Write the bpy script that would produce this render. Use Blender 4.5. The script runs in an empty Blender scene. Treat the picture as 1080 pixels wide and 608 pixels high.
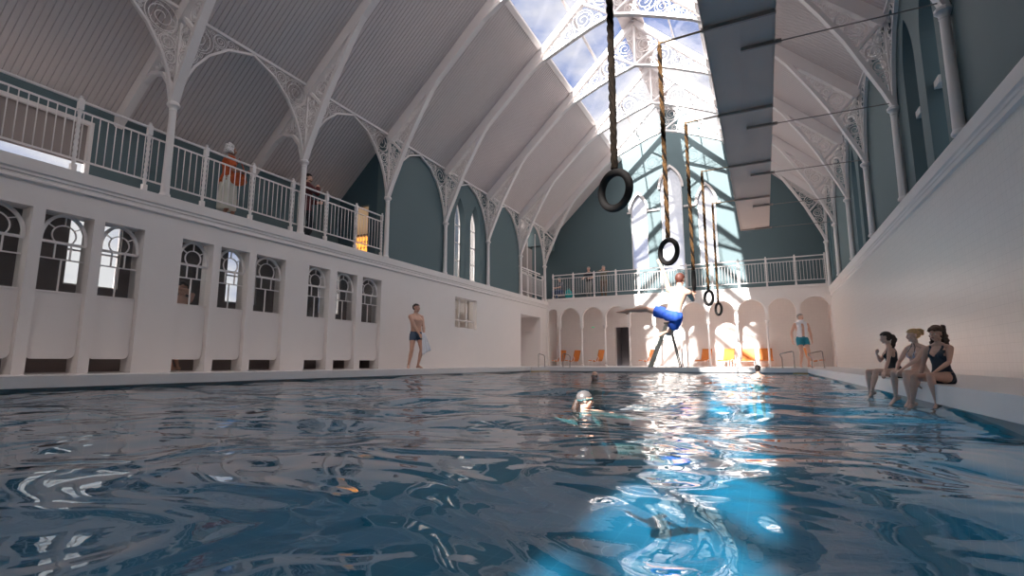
import bpy, bmesh, math, random
import numpy as np
from mathutils import Vector, Matrix, noise
from mathutils.geometry import tessellate_polygon

C = bpy.context.scene.collection
R = math.radians

# ---------------------------------------------------------------- camera, sky, sun, exposure
sc = bpy.context.scene
cam_data = bpy.data.cameras.new('camera')
cam = bpy.data.objects.new('camera', cam_data)
C.objects.link(cam)
sc.camera = cam
cam_data.sensor_fit = 'HORIZONTAL'
cam_data.sensor_width = 36.0
cam_data.lens = 36.0 * 538.5 / 1080.0
cam_data.clip_start = 0.02
cam_data.clip_end = 500
cam.location = (0, 0, 0)
cam.rotation_mode = 'XYZ'
cam.rotation_euler = (math.pi / 2 + 0.1449, 0, 0.456)

sun_dir = Vector((0.10, 1.54, -1.0)).normalized()
sun_data = bpy.data.lights.new('sun', 'SUN')
sun_data.energy = 18.0
sun_data.angle = R(0.8)
sun_data.color = (1.0, 0.955, 0.90)
sun = bpy.data.objects.new('sun', sun_data)
C.objects.link(sun)
sun.rotation_euler = sun_dir.to_track_quat('-Z', 'Y').to_euler()
sun.location = (0, -20, 20)

world = bpy.data.worlds.new('sky')
sc.world = world
world.use_nodes = True
wn, wl = world.node_tree.nodes, world.node_tree.links
wn.clear()
w_out = wn.new('ShaderNodeOutputWorld')
w_bg = wn.new('ShaderNodeBackground')
w_bg.inputs['Strength'].default_value = 2.3
w_tc = wn.new('ShaderNodeTexCoord')
w_map = wn.new('ShaderNodeMapping')
w_map.inputs['Scale'].default_value = (1.0, 1.0, 2.0)
w_n = wn.new('ShaderNodeTexNoise')
w_n.inputs['Scale'].default_value = 3.2
w_n.inputs['Detail'].default_value = 7
w_n.inputs['Roughness'].default_value = 0.55
w_r = wn.new('ShaderNodeValToRGB')
w_r.color_ramp.elements[0].position = 0.36
w_r.color_ramp.elements[0].color = (0.15, 0.26, 0.62, 1)
w_r.color_ramp.elements[1].position = 0.56
w_r.color_ramp.elements[1].color = (0.95, 0.92, 0.93, 1)
wl.new(w_tc.outputs['Generated'], w_map.inputs['Vector'])
wl.new(w_map.outputs['Vector'], w_n.inputs['Vector'])
wl.new(w_n.outputs['Fac'], w_r.inputs['Fac'])
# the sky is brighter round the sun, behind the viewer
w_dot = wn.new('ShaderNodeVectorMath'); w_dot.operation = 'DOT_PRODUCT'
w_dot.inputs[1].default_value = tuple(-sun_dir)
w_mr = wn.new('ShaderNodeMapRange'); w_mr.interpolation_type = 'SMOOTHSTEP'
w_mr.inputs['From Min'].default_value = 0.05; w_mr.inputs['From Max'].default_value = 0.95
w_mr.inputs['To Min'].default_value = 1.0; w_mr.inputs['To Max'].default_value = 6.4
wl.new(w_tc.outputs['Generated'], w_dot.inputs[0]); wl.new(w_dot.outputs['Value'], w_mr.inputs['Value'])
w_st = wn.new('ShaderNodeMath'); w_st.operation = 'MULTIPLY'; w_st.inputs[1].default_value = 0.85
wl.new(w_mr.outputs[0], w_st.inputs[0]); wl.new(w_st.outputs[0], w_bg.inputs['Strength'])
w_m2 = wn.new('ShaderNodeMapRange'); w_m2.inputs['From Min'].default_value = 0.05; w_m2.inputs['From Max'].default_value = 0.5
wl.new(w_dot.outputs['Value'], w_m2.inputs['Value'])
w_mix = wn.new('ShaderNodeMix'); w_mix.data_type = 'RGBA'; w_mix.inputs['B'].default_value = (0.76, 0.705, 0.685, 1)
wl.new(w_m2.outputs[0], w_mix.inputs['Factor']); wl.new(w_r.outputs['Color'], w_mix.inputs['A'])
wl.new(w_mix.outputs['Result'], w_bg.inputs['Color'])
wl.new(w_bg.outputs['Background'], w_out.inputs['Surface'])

sc.view_settings.view_transform = 'Standard'
sc.view_settings.look = 'None'
sc.view_settings.exposure = 0.22
sc.view_settings.gamma = 1.0
sc.view_settings.use_curve_mapping = False
cy = sc.cycles
cy.use_denoising = True
cy.max_bounces = 9
cy.diffuse_bounces = 6
cy.glossy_bounces = 4
cy.transmission_bounces = 6
cy.transparent_max_bounces = 16
cy.caustics_reflective = False
cy.caustics_refractive = False
cy.sample_clamp_indirect = 6.0

# ---------------------------------------------------------------- materials
def lin(c):
    return tuple(((x / 255) / 12.92 if x / 255 <= 0.04045 else ((x / 255 + 0.055) / 1.055) ** 2.4) for x in c) + (1,)

MATS = {}
def mat(name, col, rough=0.6, metal=0.0, spec=0.5, var=0.0, vscale=3.0, bump=0.0, bscale=40.0, emit=None, estr=0.0, sss=0.0):
    """principled material; var = noise variation of the base colour, bump = noise bump"""
    if name in MATS:
        return MATS[name]
    m = bpy.data.materials.new(name)
    m.use_nodes = True
    n, l = m.node_tree.nodes, m.node_tree.links
    p = n['Principled BSDF']
    col = tuple(col) + (1,) if len(col) == 3 else col
    p.inputs['Base Color'].default_value = col
    p.inputs['Roughness'].default_value = rough
    p.inputs['Metallic'].default_value = metal
    p.inputs['Specular IOR Level'].default_value = spec
    tc = n.new('ShaderNodeTexCoord')
    if var > 0:
        t = n.new('ShaderNodeTexNoise'); t.inputs['Scale'].default_value = vscale; t.inputs['Detail'].default_value = 4
        l.new(tc.outputs['Object'], t.inputs['Vector'])
        mx = n.new('ShaderNodeMix'); mx.data_type = 'RGBA'
        mx.inputs['A'].default_value = tuple(c * (1 - var) for c in col[:3]) + (1,)
        mx.inputs['B'].default_value = tuple(min(1, c * (1 + var)) for c in col[:3]) + (1,)
        l.new(t.outputs['Fac'], mx.inputs['Factor'])
        l.new(mx.outputs['Result'], p.inputs['Base Color'])
    if bump > 0:
        t2 = n.new('ShaderNodeTexNoise'); t2.inputs['Scale'].default_value = bscale
        l.new(tc.outputs['Object'], t2.inputs['Vector'])
        b = n.new('ShaderNodeBump'); b.inputs['Strength'].default_value = bump; b.inputs['Distance'].default_value = 0.01
        l.new(t2.outputs['Fac'], b.inputs['Height']); l.new(b.outputs['Normal'], p.inputs['Normal'])
    if emit:
        p.inputs['Emission Color'].default_value = tuple(emit) + (1,) if len(emit) == 3 else emit
        p.inputs['Emission Strength'].default_value = estr
    MATS[name] = m
    return m

def tile_mat(name, col, grout, w, h, axes, mortar=0.02, bumpv=0.25, rough=0.3):
    """square tiles laid out in object space on the plane given by AXES ('XZ', 'YZ', 'XY')"""
    m = bpy.data.materials.new(name); m.use_nodes = True
    n, l = m.node_tree.nodes, m.node_tree.links
    p = n['Principled BSDF']; p.inputs['Roughness'].default_value = rough
    tc = n.new('ShaderNodeTexCoord'); sp = n.new('ShaderNodeSeparateXYZ'); cb = n.new('ShaderNodeCombineXYZ')
    l.new(tc.outputs['Object'], sp.inputs[0])
    l.new(sp.outputs[axes[0]], cb.inputs[0]); l.new(sp.outputs[axes[1]], cb.inputs[1])
    br = n.new('ShaderNodeTexBrick')
    br.offset = 0.0; br.squash = 1.0
    br.inputs['Scale'].default_value = 1.0
    br.inputs['Brick Width'].default_value = w; br.inputs['Row Height'].default_value = h
    br.inputs['Mortar Size'].default_value = mortar * w; br.inputs['Mortar Smooth'].default_value = 0.6
    br.inputs['Color1'].default_value = col + (1,) if len(col) == 3 else col
    br.inputs['Color2'].default_value = tuple(c * 0.975 for c in col[:3]) + (1,)
    br.inputs['Mortar'].default_value = grout + (1,) if len(grout) == 3 else grout
    l.new(cb.outputs[0], br.inputs['Vector'])
    l.new(br.outputs['Color'], p.inputs['Base Color'])
    b = n.new('ShaderNodeBump'); b.inputs['Strength'].default_value = bumpv; b.inputs['Distance'].default_value = 0.004; b.invert = True
    l.new(br.outputs['Fac'], b.inputs['Height']); l.new(b.outputs['Normal'], p.inputs['Normal'])
    MATS[name] = m
    return m

WHITE = (0.80, 0.745, 0.72)
M_white = mat('white paint', WHITE, 0.5, var=0.02)
M_iron = mat('white painted iron', (0.80, 0.75, 0.735), 0.4)
M_board = mat('white painted boards', (0.66, 0.59, 0.575), 0.55, var=0.05, vscale=1.2)
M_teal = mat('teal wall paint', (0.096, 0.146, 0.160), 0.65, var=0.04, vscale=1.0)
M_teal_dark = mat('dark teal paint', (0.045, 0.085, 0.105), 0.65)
M_tileR = tile_mat('white wall tiles', (0.80, 0.745, 0.71), (0.62, 0.58, 0.55), 0.10, 0.10, 'YZ')
M_tileB = tile_mat('white end wall tiles', (0.80, 0.745, 0.715), (0.68, 0.64, 0.62), 0.10, 0.10, 'XZ')
M_deck = mat('pale deck stone', (0.80, 0.75, 0.73), 0.35, var=0.02)
M_pool = tile_mat('pool floor tiles', (0.12, 0.37, 0.48), (0.20, 0.44, 0.54), 0.25, 0.25, 'XY', mortar=0.04, bumpv=0.0)
M_poolw = tile_mat('pool side tiles', (0.30, 0.62, 0.72), (0.55, 0.75, 0.80), 0.25, 0.25, 'YZ', mortar=0.04, bumpv=0.0)
M_ochre = tile_mat('ochre step tiles', (0.55, 0.38, 0.16), (0.4, 0.3, 0.16), 0.1, 0.05, 'XZ')
M_brown = mat('brown grey room paint', (0.16, 0.135, 0.128), 0.6, var=0.08)
M_brown2 = mat('brown grey wood panelling', (0.30, 0.25, 0.235), 0.5, var=0.15, vscale=2)
M_panel = mat('grey acoustic panel', (0.60, 0.48, 0.43), 0.7, var=0.03)
M_panelbar = mat('grey painted steel bar', (0.36, 0.29, 0.26), 0.5, 0.0)
M_rod = mat('dark steel rod', (0.22, 0.20, 0.19), 0.45, 0.0)
M_brass = mat('brass tube', (0.22, 0.15, 0.09), 0.4, 0.2)
M_rubber = mat('black rubber', (0.018, 0.016, 0.016), 0.75, spec=0.25, var=0.1, vscale=20, bump=0.15)
M_orange = mat('orange upholstery', (0.72, 0.235, 0.045), 0.6, var=0.08, vscale=12)
M_steel = mat('brushed steel', (0.42, 0.40, 0.38), 0.25, 1.0)
M_skin = mat('light skin', (0.72, 0.44, 0.335), 0.5, var=0.10, vscale=9)
M_skin2 = mat('tanned skin', (0.66, 0.39, 0.29), 0.5, var=0.10, vscale=9)
M_skin3 = mat('brown skin', (0.33, 0.165, 0.11), 0.5, var=0.08, vscale=9)
M_fair = mat('fair skin', (0.86, 0.58, 0.46), 0.5, var=0.08, vscale=9)
M_lip = mat('lip skin', (0.45, 0.14, 0.12), 0.5)
M_eye = mat('eye white', (0.75, 0.73, 0.70), 0.3)
M_iris = mat('dark iris', (0.05, 0.03, 0.02), 0.3)
M_hair_dark = mat('dark brown hair', (0.045, 0.026, 0.020), 0.55, var=0.4, vscale=30, bump=0.5, bscale=70)
M_hair_curl = mat('curly brown hair', (0.13, 0.07, 0.05), 0.6, var=0.6, vscale=40, bump=1.0, bscale=60)
M_hair_blond = mat('blonde hair', (0.72, 0.46, 0.22), 0.55, var=0.35, vscale=30, bump=0.5, bscale=70)
M_hair_white = mat('white hair', (0.72, 0.70, 0.70), 0.7, var=0.15, vscale=20, bump=0.8, bscale=60)
M_hair_grey = mat('grey hair', (0.30, 0.28, 0.27), 0.7, var=0.3, vscale=25, bump=0.5)
M_cloth_white = mat('white towel cloth', (0.86, 0.85, 0.90), 0.9, bump=0.5, bscale=120)

def glass_mat(name, tint, gloss, milk):
    m = bpy.data.materials.new(name); m.use_nodes = True
    n, l = m.node_tree.nodes, m.node_tree.links
    n.clear()
    out = n.new('ShaderNodeOutputMaterial')
    tr = n.new('ShaderNodeBsdfTransparent'); tr.inputs['Color'].default_value = tint + (1,)
    gl = n.new('ShaderNodeBsdfGlossy'); gl.inputs['Roughness'].default_value = 0.03
    df = n.new('ShaderNodeBsdfDiffuse'); df.inputs['Color'].default_value = (0.8, 0.8, 0.82, 1)
    tl = n.new('ShaderNodeBsdfTranslucent'); tl.inputs['Color'].default_value = (0.85, 0.87, 0.92, 1)
    m0 = n.new('ShaderNodeMixShader'); m0.inputs[0].default_value = 0.5
    l.new(df.outputs[0], m0.inputs[1]); l.new(tl.outputs[0], m0.inputs[2])
    m1 = n.new('ShaderNodeMixShader'); m1.inputs[0].default_value = milk
    l.new(tr.outputs[0], m1.inputs[1]); l.new(m0.outputs[0], m1.inputs[2])
    if milk > 0.3:   # streaky, part frosted
        tc = n.new('ShaderNodeTexCoord'); nz = n.new('ShaderNodeTexNoise'); nz.inputs['Scale'].default_value = 0.8; nz.inputs['Detail'].default_value = 3
        l.new(tc.outputs['Object'], nz.inputs['Vector'])
        mr = n.new('ShaderNodeMapRange'); mr.inputs['From Min'].default_value = 0.3; mr.inputs['From Max'].default_value = 0.7
        mr.inputs['To Min'].default_value = milk - 0.2; mr.inputs['To Max'].default_value = milk + 0.2
        l.new(nz.outputs['Fac'], mr.inputs['Value']); l.new(mr.outputs[0], m1.inputs[0])
    fr = n.new('ShaderNodeFresnel'); fr.inputs['IOR'].default_value = 1.45
    mm = n.new('ShaderNodeMath'); mm.operation = 'MULTIPLY'; mm.inputs[1].default_value = gloss
    l.new(fr.outputs[0], mm.inputs[0])
    m2 = n.new('ShaderNodeMixShader')
    l.new(mm.outputs[0], m2.inputs[0]); l.new(m1.outputs[0], m2.inputs[1]); l.new(gl.outputs[0], m2.inputs[2])
    l.new(m2.outputs[0], out.inputs['Surface'])
    MATS[name] = m
    return m
M_roofglass = glass_mat('skylight glass', (0.97, 0.98, 0.99), 0.5, 0.045)
M_endglass = glass_mat('frosted window glass', (0.9, 0.92, 0.97), 0.3, 0.45)
M_dimglass = glass_mat('daylight dimming window glass', (0.22, 0.27, 0.30), 0.8, 0.02)  # darkening added to hold daylight back from the right lancet recesses
M_clear = glass_mat('clear window glass', (0.93, 0.95, 0.95), 0.8, 0.04)

def water_mat():
    m = bpy.data.materials.new('pool water'); m.use_nodes = True
    n, l = m.node_tree.nodes, m.node_tree.links
    n.clear()
    out = n.new('ShaderNodeOutputMaterial')
    tc = n.new('ShaderNodeTexCoord')
    mp = n.new('ShaderNodeMapping'); mp.inputs['Scale'].default_value = (1.0, 1.4, 1.0); mp.inputs['Rotation'].default_value = (0, 0, 0.45)
    l.new(tc.outputs['Object'], mp.inputs['Vector'])
    n1 = n.new('ShaderNodeTexNoise'); n1.inputs['Scale'].default_value = 1.7; n1.inputs['Detail'].default_value = 2.0; n1.inputs['Distortion'].default_value = 0.7
    n2 = n.new('ShaderNodeTexNoise'); n2.inputs['Scale'].default_value = 13; n2.inputs['Detail'].default_value = 2
    l.new(mp.outputs[0], n1.inputs['Vector']); l.new(mp.outputs[0], n2.inputs['Vector'])
    b1 = n.new('ShaderNodeBump'); b1.inputs['Strength'].default_value = 0.9; b1.inputs['Distance'].default_value = 0.06
    b2 = n.new('ShaderNodeBump'); b2.inputs['Strength'].default_value = 0.3; b2.inputs['Distance'].default_value = 0.002
    l.new(n1.outputs['Fac'], b1.inputs['Height']); l.new(n2.outputs['Fac'], b2.inputs['Height'])
    l.new(b1.outputs['Normal'], b2.inputs['Normal'])
    tr = n.new('ShaderNodeBsdfTransparent'); tr.inputs['Color'].default_value = (0.27, 0.64, 0.78, 1)
    gl = n.new('ShaderNodeBsdfGlossy'); gl.inputs['Roughness'].default_value = 0.015
    l.new(b2.outputs['Normal'], gl.inputs['Normal'])
    geo = n.new('ShaderNodeNewGeometry')          # reflectance grows towards grazing angles, the same from above and below
    dt = n.new('ShaderNodeVectorMath'); dt.operation = 'DOT_PRODUCT'
    l.new(geo.outputs['Incoming'], dt.inputs[0]); l.new(b2.outputs['Normal'], dt.inputs[1])
    def mth(op, a, b=None):
        q = n.new('ShaderNodeMath'); q.operation = op
        for k_, v_ in ((0, a), (1, b)):
            if v_ is None: continue
            if isinstance(v_, (int, float)): q.inputs[k_].default_value = v_
            else: l.new(v_, q.inputs[k_])
        return q.outputs[0]
    ab = mth('MINIMUM', mth('ABSOLUTE', dt.outputs['Value']), 1.0)
    fr_ = mth('ADD', mth('MULTIPLY', mth('POWER', mth('SUBTRACT', 1.0, ab), 3.3), 0.92), 0.08)
    mx = n.new('ShaderNodeMixShader')
    l.new(fr_, mx.inputs[0]); l.new(tr.outputs[0], mx.inputs[1]); l.new(gl.outputs[0], mx.inputs[2])
    l.new(mx.outputs[0], out.inputs['Surface'])
    return m
M_water = water_mat()

def rope_mat(name, a, b):
    m = bpy.data.materials.new(name); m.use_nodes = True
    n, l = m.node_tree.nodes, m.node_tree.links
    p = n['Principled BSDF']; p.inputs['Roughness'].default_value = 0.9; p.inputs['Specular IOR Level'].default_value = 0.08
    tc = n.new('ShaderNodeTexCoord'); nz = n.new('ShaderNodeTexNoise'); nz.inputs['Scale'].default_value = 60
    mp = n.new('ShaderNodeMapping'); mp.inputs['Scale'].default_value = (1, 1, 0.35)
    l.new(tc.outputs['Object'], mp.inputs['Vector']); l.new(mp.outputs[0], nz.inputs['Vector'])
    r = n.new('ShaderNodeValToRGB')
    r.color_ramp.elements[0].color = a + (1,); r.color_ramp.elements[1].color = b + (1,)
    r.color_ramp.elements[0].position = 0.35; r.color_ramp.elements[1].position = 0.65
    l.new(nz.outputs['Fac'], r.inputs['Fac']); l.new(r.outputs['Color'], p.inputs['Base Color'])
    MATS[name] = m
    return m
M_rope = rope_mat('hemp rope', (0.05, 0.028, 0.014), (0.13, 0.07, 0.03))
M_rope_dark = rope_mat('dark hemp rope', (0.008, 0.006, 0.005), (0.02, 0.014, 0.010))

# ---------------------------------------------------------------- object helpers
def tag(o, label=None, cat=None, group=None, kind=None):
    if label: o['label'] = label
    if cat: o['category'] = cat
    if group: o['group'] = group
    if kind: o['kind'] = kind
    return o

def empty(name, loc=(0, 0, 0), rz=0.0, label=None, cat=None, group=None, scale=1.0):
    o = bpy.data.objects.new(name, None)
    C.objects.link(o)
    o.empty_display_size = 0.2
    o.location = loc; o.rotation_euler = (0, 0, rz); o.scale = (scale,) * 3
    return tag(o, label, cat, group)

def copy_tree(o, parent=None):
    c = o.copy(); C.objects.link(c)
    if parent is not None: c.parent = parent
    for ch in list(o.children): copy_tree(ch, c)
    return c

class MB:
    """collects geometry; build() links it as ONE mesh object"""
    def __init__(s): s.v = []; s.f = []
    def add(s, vs, fs):
        b = len(s.v); s.v += [tuple(x) for x in vs]; s.f += [tuple(i + b for i in f) for f in fs]
        return s
    def box(s, x0, x1, y0, y1, z0, z1):
        vs = [(x, y, z) for x in (x0, x1) for y in (y0, y1) for z in (z0, z1)]
        return s.add(vs, [(0, 1, 3, 2), (4, 6, 7, 5), (0, 4, 5, 1), (2, 3, 7, 6), (0, 2, 6, 4), (1, 5, 7, 3)])
    def tube(s, pts, r, n=8, closed=False):
        """round tube along pts; r may be a list"""
        P = [Vector(p) for p in pts]; m = len(P)
        rr = r if isinstance(r, (list, tuple)) else [r] * m
        vs = []; up = None
        for i, p in enumerate(P):
            if closed: t = P[(i + 1) % m] - P[i - 1]
            else: t = P[min(i + 1, m - 1)] - P[max(i - 1, 0)]
            t = t.normalized() if t.length > 1e-9 else Vector((0, 0, 1))
            if up is None:
                a = Vector((0, 0, 1)) if abs(t.z) < 0.9 else Vector((1, 0, 0))
                up = (a - t * a.dot(t)).normalized()
            else:
                up = (up - t * up.dot(t))
                up = up.normalized() if up.length > 1e-6 else t.orthogonal().normalized()
            sd = t.cross(up)
            for k in range(n):
                a = 2 * math.pi * k / n
                vs.append(p + (up * math.cos(a) + sd * math.sin(a)) * rr[i])
        fs = []
        for i in range(m if closed else m - 1):
            j = (i + 1) % m
            for k in range(n):
                q = (k + 1) % n
                fs.append((i * n + k, i * n + q, j * n + q, j * n + k))
        if not closed:
            fs.append(tuple(range(n - 1, -1, -1))); fs.append(tuple((m - 1) * n + k for k in range(n)))
        return s.add(vs, fs)
    def lathe(s, prof, cx=0, cy=0, n=12, z0=0):
        """revolve (r, z) profile about a vertical axis"""
        vs = [(cx + r * math.cos(2 * math.pi * k / n), cy + r * math.sin(2 * math.pi * k / n), z0 + z) for r, z in prof for k in range(n)]
        fs = []
        for i in range(len(prof) - 1):
            for k in range(n):
                q = (k + 1) % n
                fs.append((i * n + k, i * n + q, (i + 1) * n + q, (i + 1) * n + k))
        fs.append(tuple(range(n - 1, -1, -1))); fs.append(tuple((len(prof) - 1) * n + k for k in range(n)))
        return s.add(vs, fs)
    def loft(s, rings):
        n = len(rings[0]); vs = [p for r in rings for p in r]; fs = []
        for i in range(len(rings) - 1):
            for k in range(n):
                q = (k + 1) % n
                fs.append((i * n + k, i * n + q, (i + 1) * n + q, (i + 1) * n + k))
        fs.append(tuple(range(n - 1, -1, -1))); fs.append(tuple((len(rings) - 1) * n + k for k in range(n)))
        return s.add(vs, fs)
    def ell(s, c, rx, ry, rz, M=None, nu=14, nv=9):
        c = Vector(c); vs = []; 
        for i in range(1, nv):
            t = math.pi * i / nv
            for k in range(nu):
                a = 2 * math.pi * k / nu
                v = Vector((rx * math.sin(t) * math.cos(a), ry * math.sin(t) * math.sin(a), rz * math.cos(t)))
                vs.append(c + (M @ v if M else v))
        top = c + (M @ Vector((0, 0, rz)) if M else Vector((0, 0, rz))); bot = c - (M @ Vector((0, 0, rz)) if M else Vector((0, 0, rz)))
        vs += [top, bot]; fs = []
        for i in range(nv - 2):
            for k in range(nu):
                q = (k + 1) % nu
                fs.append((i * nu + k, (i + 1) * nu + k, (i + 1) * nu + q, i * nu + q))
        T = (nv - 1) * nu
        for k in range(nu):
            q = (k + 1) % nu
            fs.append((k, q, T)); fs.append(((nv - 2) * nu + q, (nv - 2) * nu + k, T + 1))
        return s.add(vs, fs)
    def slab(s, outer, holes, mp, w0, w1):
        """2D polygon with holes, given thickness from w0 to w1; mp maps (u, v, w) to 3D"""
        loops = [outer] + list(holes)
        tris = tessellate_polygon([[Vector((u, v, 0)) for u, v in lp] for lp in loops])
        flat = [p for lp in loops for p in lp]; N = len(flat)
        vs = [mp(u, v, w0) for u, v in flat] + [mp(u, v, w1) for u, v in flat]
        fs = [t for t in tris] + [tuple(i + N for i in reversed(t)) for t in tris]
        b = 0
        for lp in loops:
            n = len(lp)
            for i in range(n):
                j = (i + 1) % n
                fs.append((b + i, b + j, b + j + N, b + i + N))
            b += n
        return s.add(vs, fs)
    def sweep(s, path, hw, mp, w0, w1, closed=False):
        """flat bar of half-width hw in the (u, v) plane along path, from w0 to w1 across it"""
        P = [Vector((p[0], p[1])) for p in path]; m = len(P); vs = []
        hws = hw if isinstance(hw, (list, tuple)) else [hw] * m
        for i, p in enumerate(P):
            a = P[i - 1] if (i > 0 or closed) else None
            c = P[(i + 1) % m] if (i < m - 1 or closed) else None
            d1 = (p - a).normalized() if a is not None else (c - p).normalized()
            d2 = (c - p).normalized() if c is not None else d1
            t = (d1 + d2); t = t.normalized() if t.length > 1e-6 else d1
            nn = Vector((-t.y, t.x)); k = min(1.6, 1 / max(0.3, nn.dot(Vector((-d1.y, d1.x)))))
            for sg, w in ((1, w0), (1, w1), (-1, w1), (-1, w0)):
                q = p + nn * hws[i] * k * sg
                vs.append(mp(q.x, q.y, w))
        fs = []
        for i in range(m if closed else m - 1):
            j = (i + 1) % m
            for k in range(4):
                q = (k + 1) % 4
                fs.append((i * 4 + k, i * 4 + q, j * 4 + q, j * 4 + k))
        if not closed:
            fs.append((3, 2, 1, 0)); fs.append(tuple((m - 1) * 4 + k for k in range(4)))
        return s.add(vs, fs)
    def mesh(s, name, m, smooth=False, angle=None):
        me = bpy.data.meshes.new(name)
        me.from_pydata([tuple(v) for v in s.v], [], [tuple(f) for f in s.f])
        bm = bmesh.new(); bm.from_mesh(me); bmesh.ops.recalc_face_normals(bm, faces=bm.faces); bm.to_mesh(me); bm.free()
        if m: me.materials.append(m)
        if smooth:
            for p in me.polygons: p.use_smooth = True
            if angle:
                try: me.set_sharp_from_angle(angle=angle)
                except Exception: pass
        return me
    def build(s, name, m, parent=None, smooth=False, angle=R(40), bevel=0):
        o = bpy.data.objects.new(name, s.mesh(name, m, smooth, angle))
        C.objects.link(o)
        if parent: o.parent = parent
        if bevel:
            b = o.modifiers.new('bevel', 'BEVEL'); b.width = bevel; b.segments = 2; b.limit_method = 'ANGLE'
        return o

def struct(name, mb, m, **k):
    return tag(mb.build(name, m, **k), kind='structure')

def planeX(x0, sg=1): return lambda u, v, w: (x0 + sg * w, u, v)      # u = y, v = z
def planeY(y0, sg=1): return lambda u, v, w: (u, y0 + sg * w, v)      # u = x, v = z
def rect(u0, u1, v0, v1): return [(u0, v0), (u1, v0), (u1, v1), (u0, v1)]
def arc(cu, cv, r, a0, a1, n): return [(cu + r * math.cos(R(a0 + (a1 - a0) * i / n)), cv + r * math.sin(R(a0 + (a1 - a0) * i / n))) for i in range(n + 1)]
def lancet(cu, hw, v0, vs, vt, n=8):
    """pointed arch outline: sill v0, springing vs, tip vt"""
    h = vt - vs; rad = (hw * hw + h * h) / (2 * hw)
    pts = [(cu - hw, v0), (cu + hw, v0)]
    for i in range(n + 1):
        v = vs + h * i / n; u = (cu + hw - rad) + math.sqrt(max(0, rad * rad - (v - vs) ** 2)); pts.append((u, v))
    for i in range(n - 1, -1, -1):
        v = vs + h * i / n; u = (cu - hw + rad) - math.sqrt(max(0, rad * rad - (v - vs) ** 2)); pts.append((u, v))
    return pts

# ---------------------------------------------------------------- dimensions (metres, camera at the origin)
XL, XR, XC = -8.723, 2.277, -3.223
WATER, DECK = -0.335, -0.155
PL, PR, PY = -7.5, 1.07, 16.8           # pool edges
YF, YT = 21.3, 22.5                     # arcade front and end wall
YREAR = -17.0
TY = [4.75, 7.51, 10.27, 13.03, 15.79, 18.55, 21.12]      # column and truss lines
EAVE, RIDGE = 6.1, 11.4
SL = (RIDGE - EAVE) / 5.5
GAL = 2.72                              # gallery floor
def roofz(x): return RIDGE - abs(x - XC) * SL

# ================================================================ LARGE STRUCTURE
WINS = [(2.45, 3.12), (3.255, 3.825), (3.96, 4.51), (5.10, 5.65), (5.79, 6.36), (6.51, 7.19), (7.79, 8.39), (8.60, 9.25), (9.44, 10.12)]
WZ0, WZ1 = 0.96, 2.075                 # sill / top of door, head of the openings
mL = planeX(-8.68, -1)

# decks
struct('floor', MB().box(-11.6, PL, YREAR, 22.7, DECK - 0.135, DECK).box(PR, 3.2, YREAR, 22.7, DECK - 0.135, DECK)
       .box(PL, PR, PY, 22.7, DECK - 0.135, DECK), M_deck, bevel=0)
pool = MB()
struct('wall_pool_left', MB().box(PL - 0.2, PL - 0.06, YREAR, PY + 0.06, -1.5, DECK - 0.136), M_poolw)
struct('wall_pool_right', MB().box(PR + 0.06, PR + 0.2, YREAR, PY + 0.06, -1.5, DECK - 0.136), M_poolw)
struct('wall_pool_end', MB().box(PL - 0.2, PR + 0.2, PY + 0.06, PY + 0.2, -1.5, DECK - 0.136), M_poolw)
struct('wall_pool_rear', MB().box(PL - 0.2, PR + 0.2, YREAR - 0.2, YREAR, -1.5, DECK), M_poolw)
struct('floor_pool', MB().box(PL - 0.2, PR + 0.2, YREAR - 0.2, PY + 0.2, -1.62, -1.5), M_pool)
struct('trim_9', MB().box(PL - 0.065, PL - .055, YREAR, PY + .06, -.40, DECK - .136).box(PR + .055, PR + .065, YREAR, PY + .06, -.40, DECK - .136).box(PL, PR, PY + .052, PY + .062, -.40, DECK - .136), mat('pool lip shade grey', (.30, .28, .27), .4))  # grey strips painting in the shadow below the overhanging deck lip
struct('trim_1', MB().box(PL, -6.78, PY - 0.012, PY + 0.05, -0.345, DECK - 0.136).box(0.70, PR, PY - 0.012, PY + 0.05, -0.345, DECK - 0.136), M_ochre)

# water with low real waves
def water():
    rng = np.random.default_rng(7)
    xs = np.linspace(PL - 0.052, PR + 0.052, 201)
    ys = np.concatenate([np.arange(-1.0, 8.0, 0.036), np.arange(8.0, PY + 0.03, 0.06), [PY + 0.048]])
    X, Y = np.meshgrid(xs, ys); Z = np.zeros_like(X)
    for k in range(34):
        wl_ = rng.uniform(0.6, 2.6); a = rng.normal(1.25, 0.75); kx, ky = np.cos(a) * 2 * np.pi / wl_, np.sin(a) * 2 * np.pi / wl_
        Z += 0.0024 * wl_ ** 1.0 * np.sin(kx * X + ky * Y + rng.uniform(0, 6.28) + 0.5 * np.sin(0.7 * X + 0.5 * Y + k))
    ny, nx = X.shape
    vs = np.stack([X, Y, Z + WATER], -1).reshape(-1, 3)
    i = np.arange(ny - 1)[:, None] * nx + np.arange(nx - 1)[None, :]
    fs = np.stack([i, i + 1, i + nx + 1, i + nx], -1).reshape(-1, 4)
    b = len(vs)
    vs = np.concatenate([vs, [[PL - .052, YREAR + .01, WATER], [PR + .052, YREAR + .01, WATER], [PR + .052, -1, WATER], [PL - .052, -1, WATER]]])
    me = bpy.data.meshes.new('pool_water')
    me.from_pydata(vs.tolist(), [], fs.tolist() + [[b, b + 1, b + 2, b + 3]])
    for p in me.polygons: p.use_smooth = True
    me.materials.append(M_water)
    o = bpy.data.objects.new('pool_water', me); C.objects.link(o)
    tag(o, 'rippled blue pool water filling the long basin', 'water', kind='stuff')
water()

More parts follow.
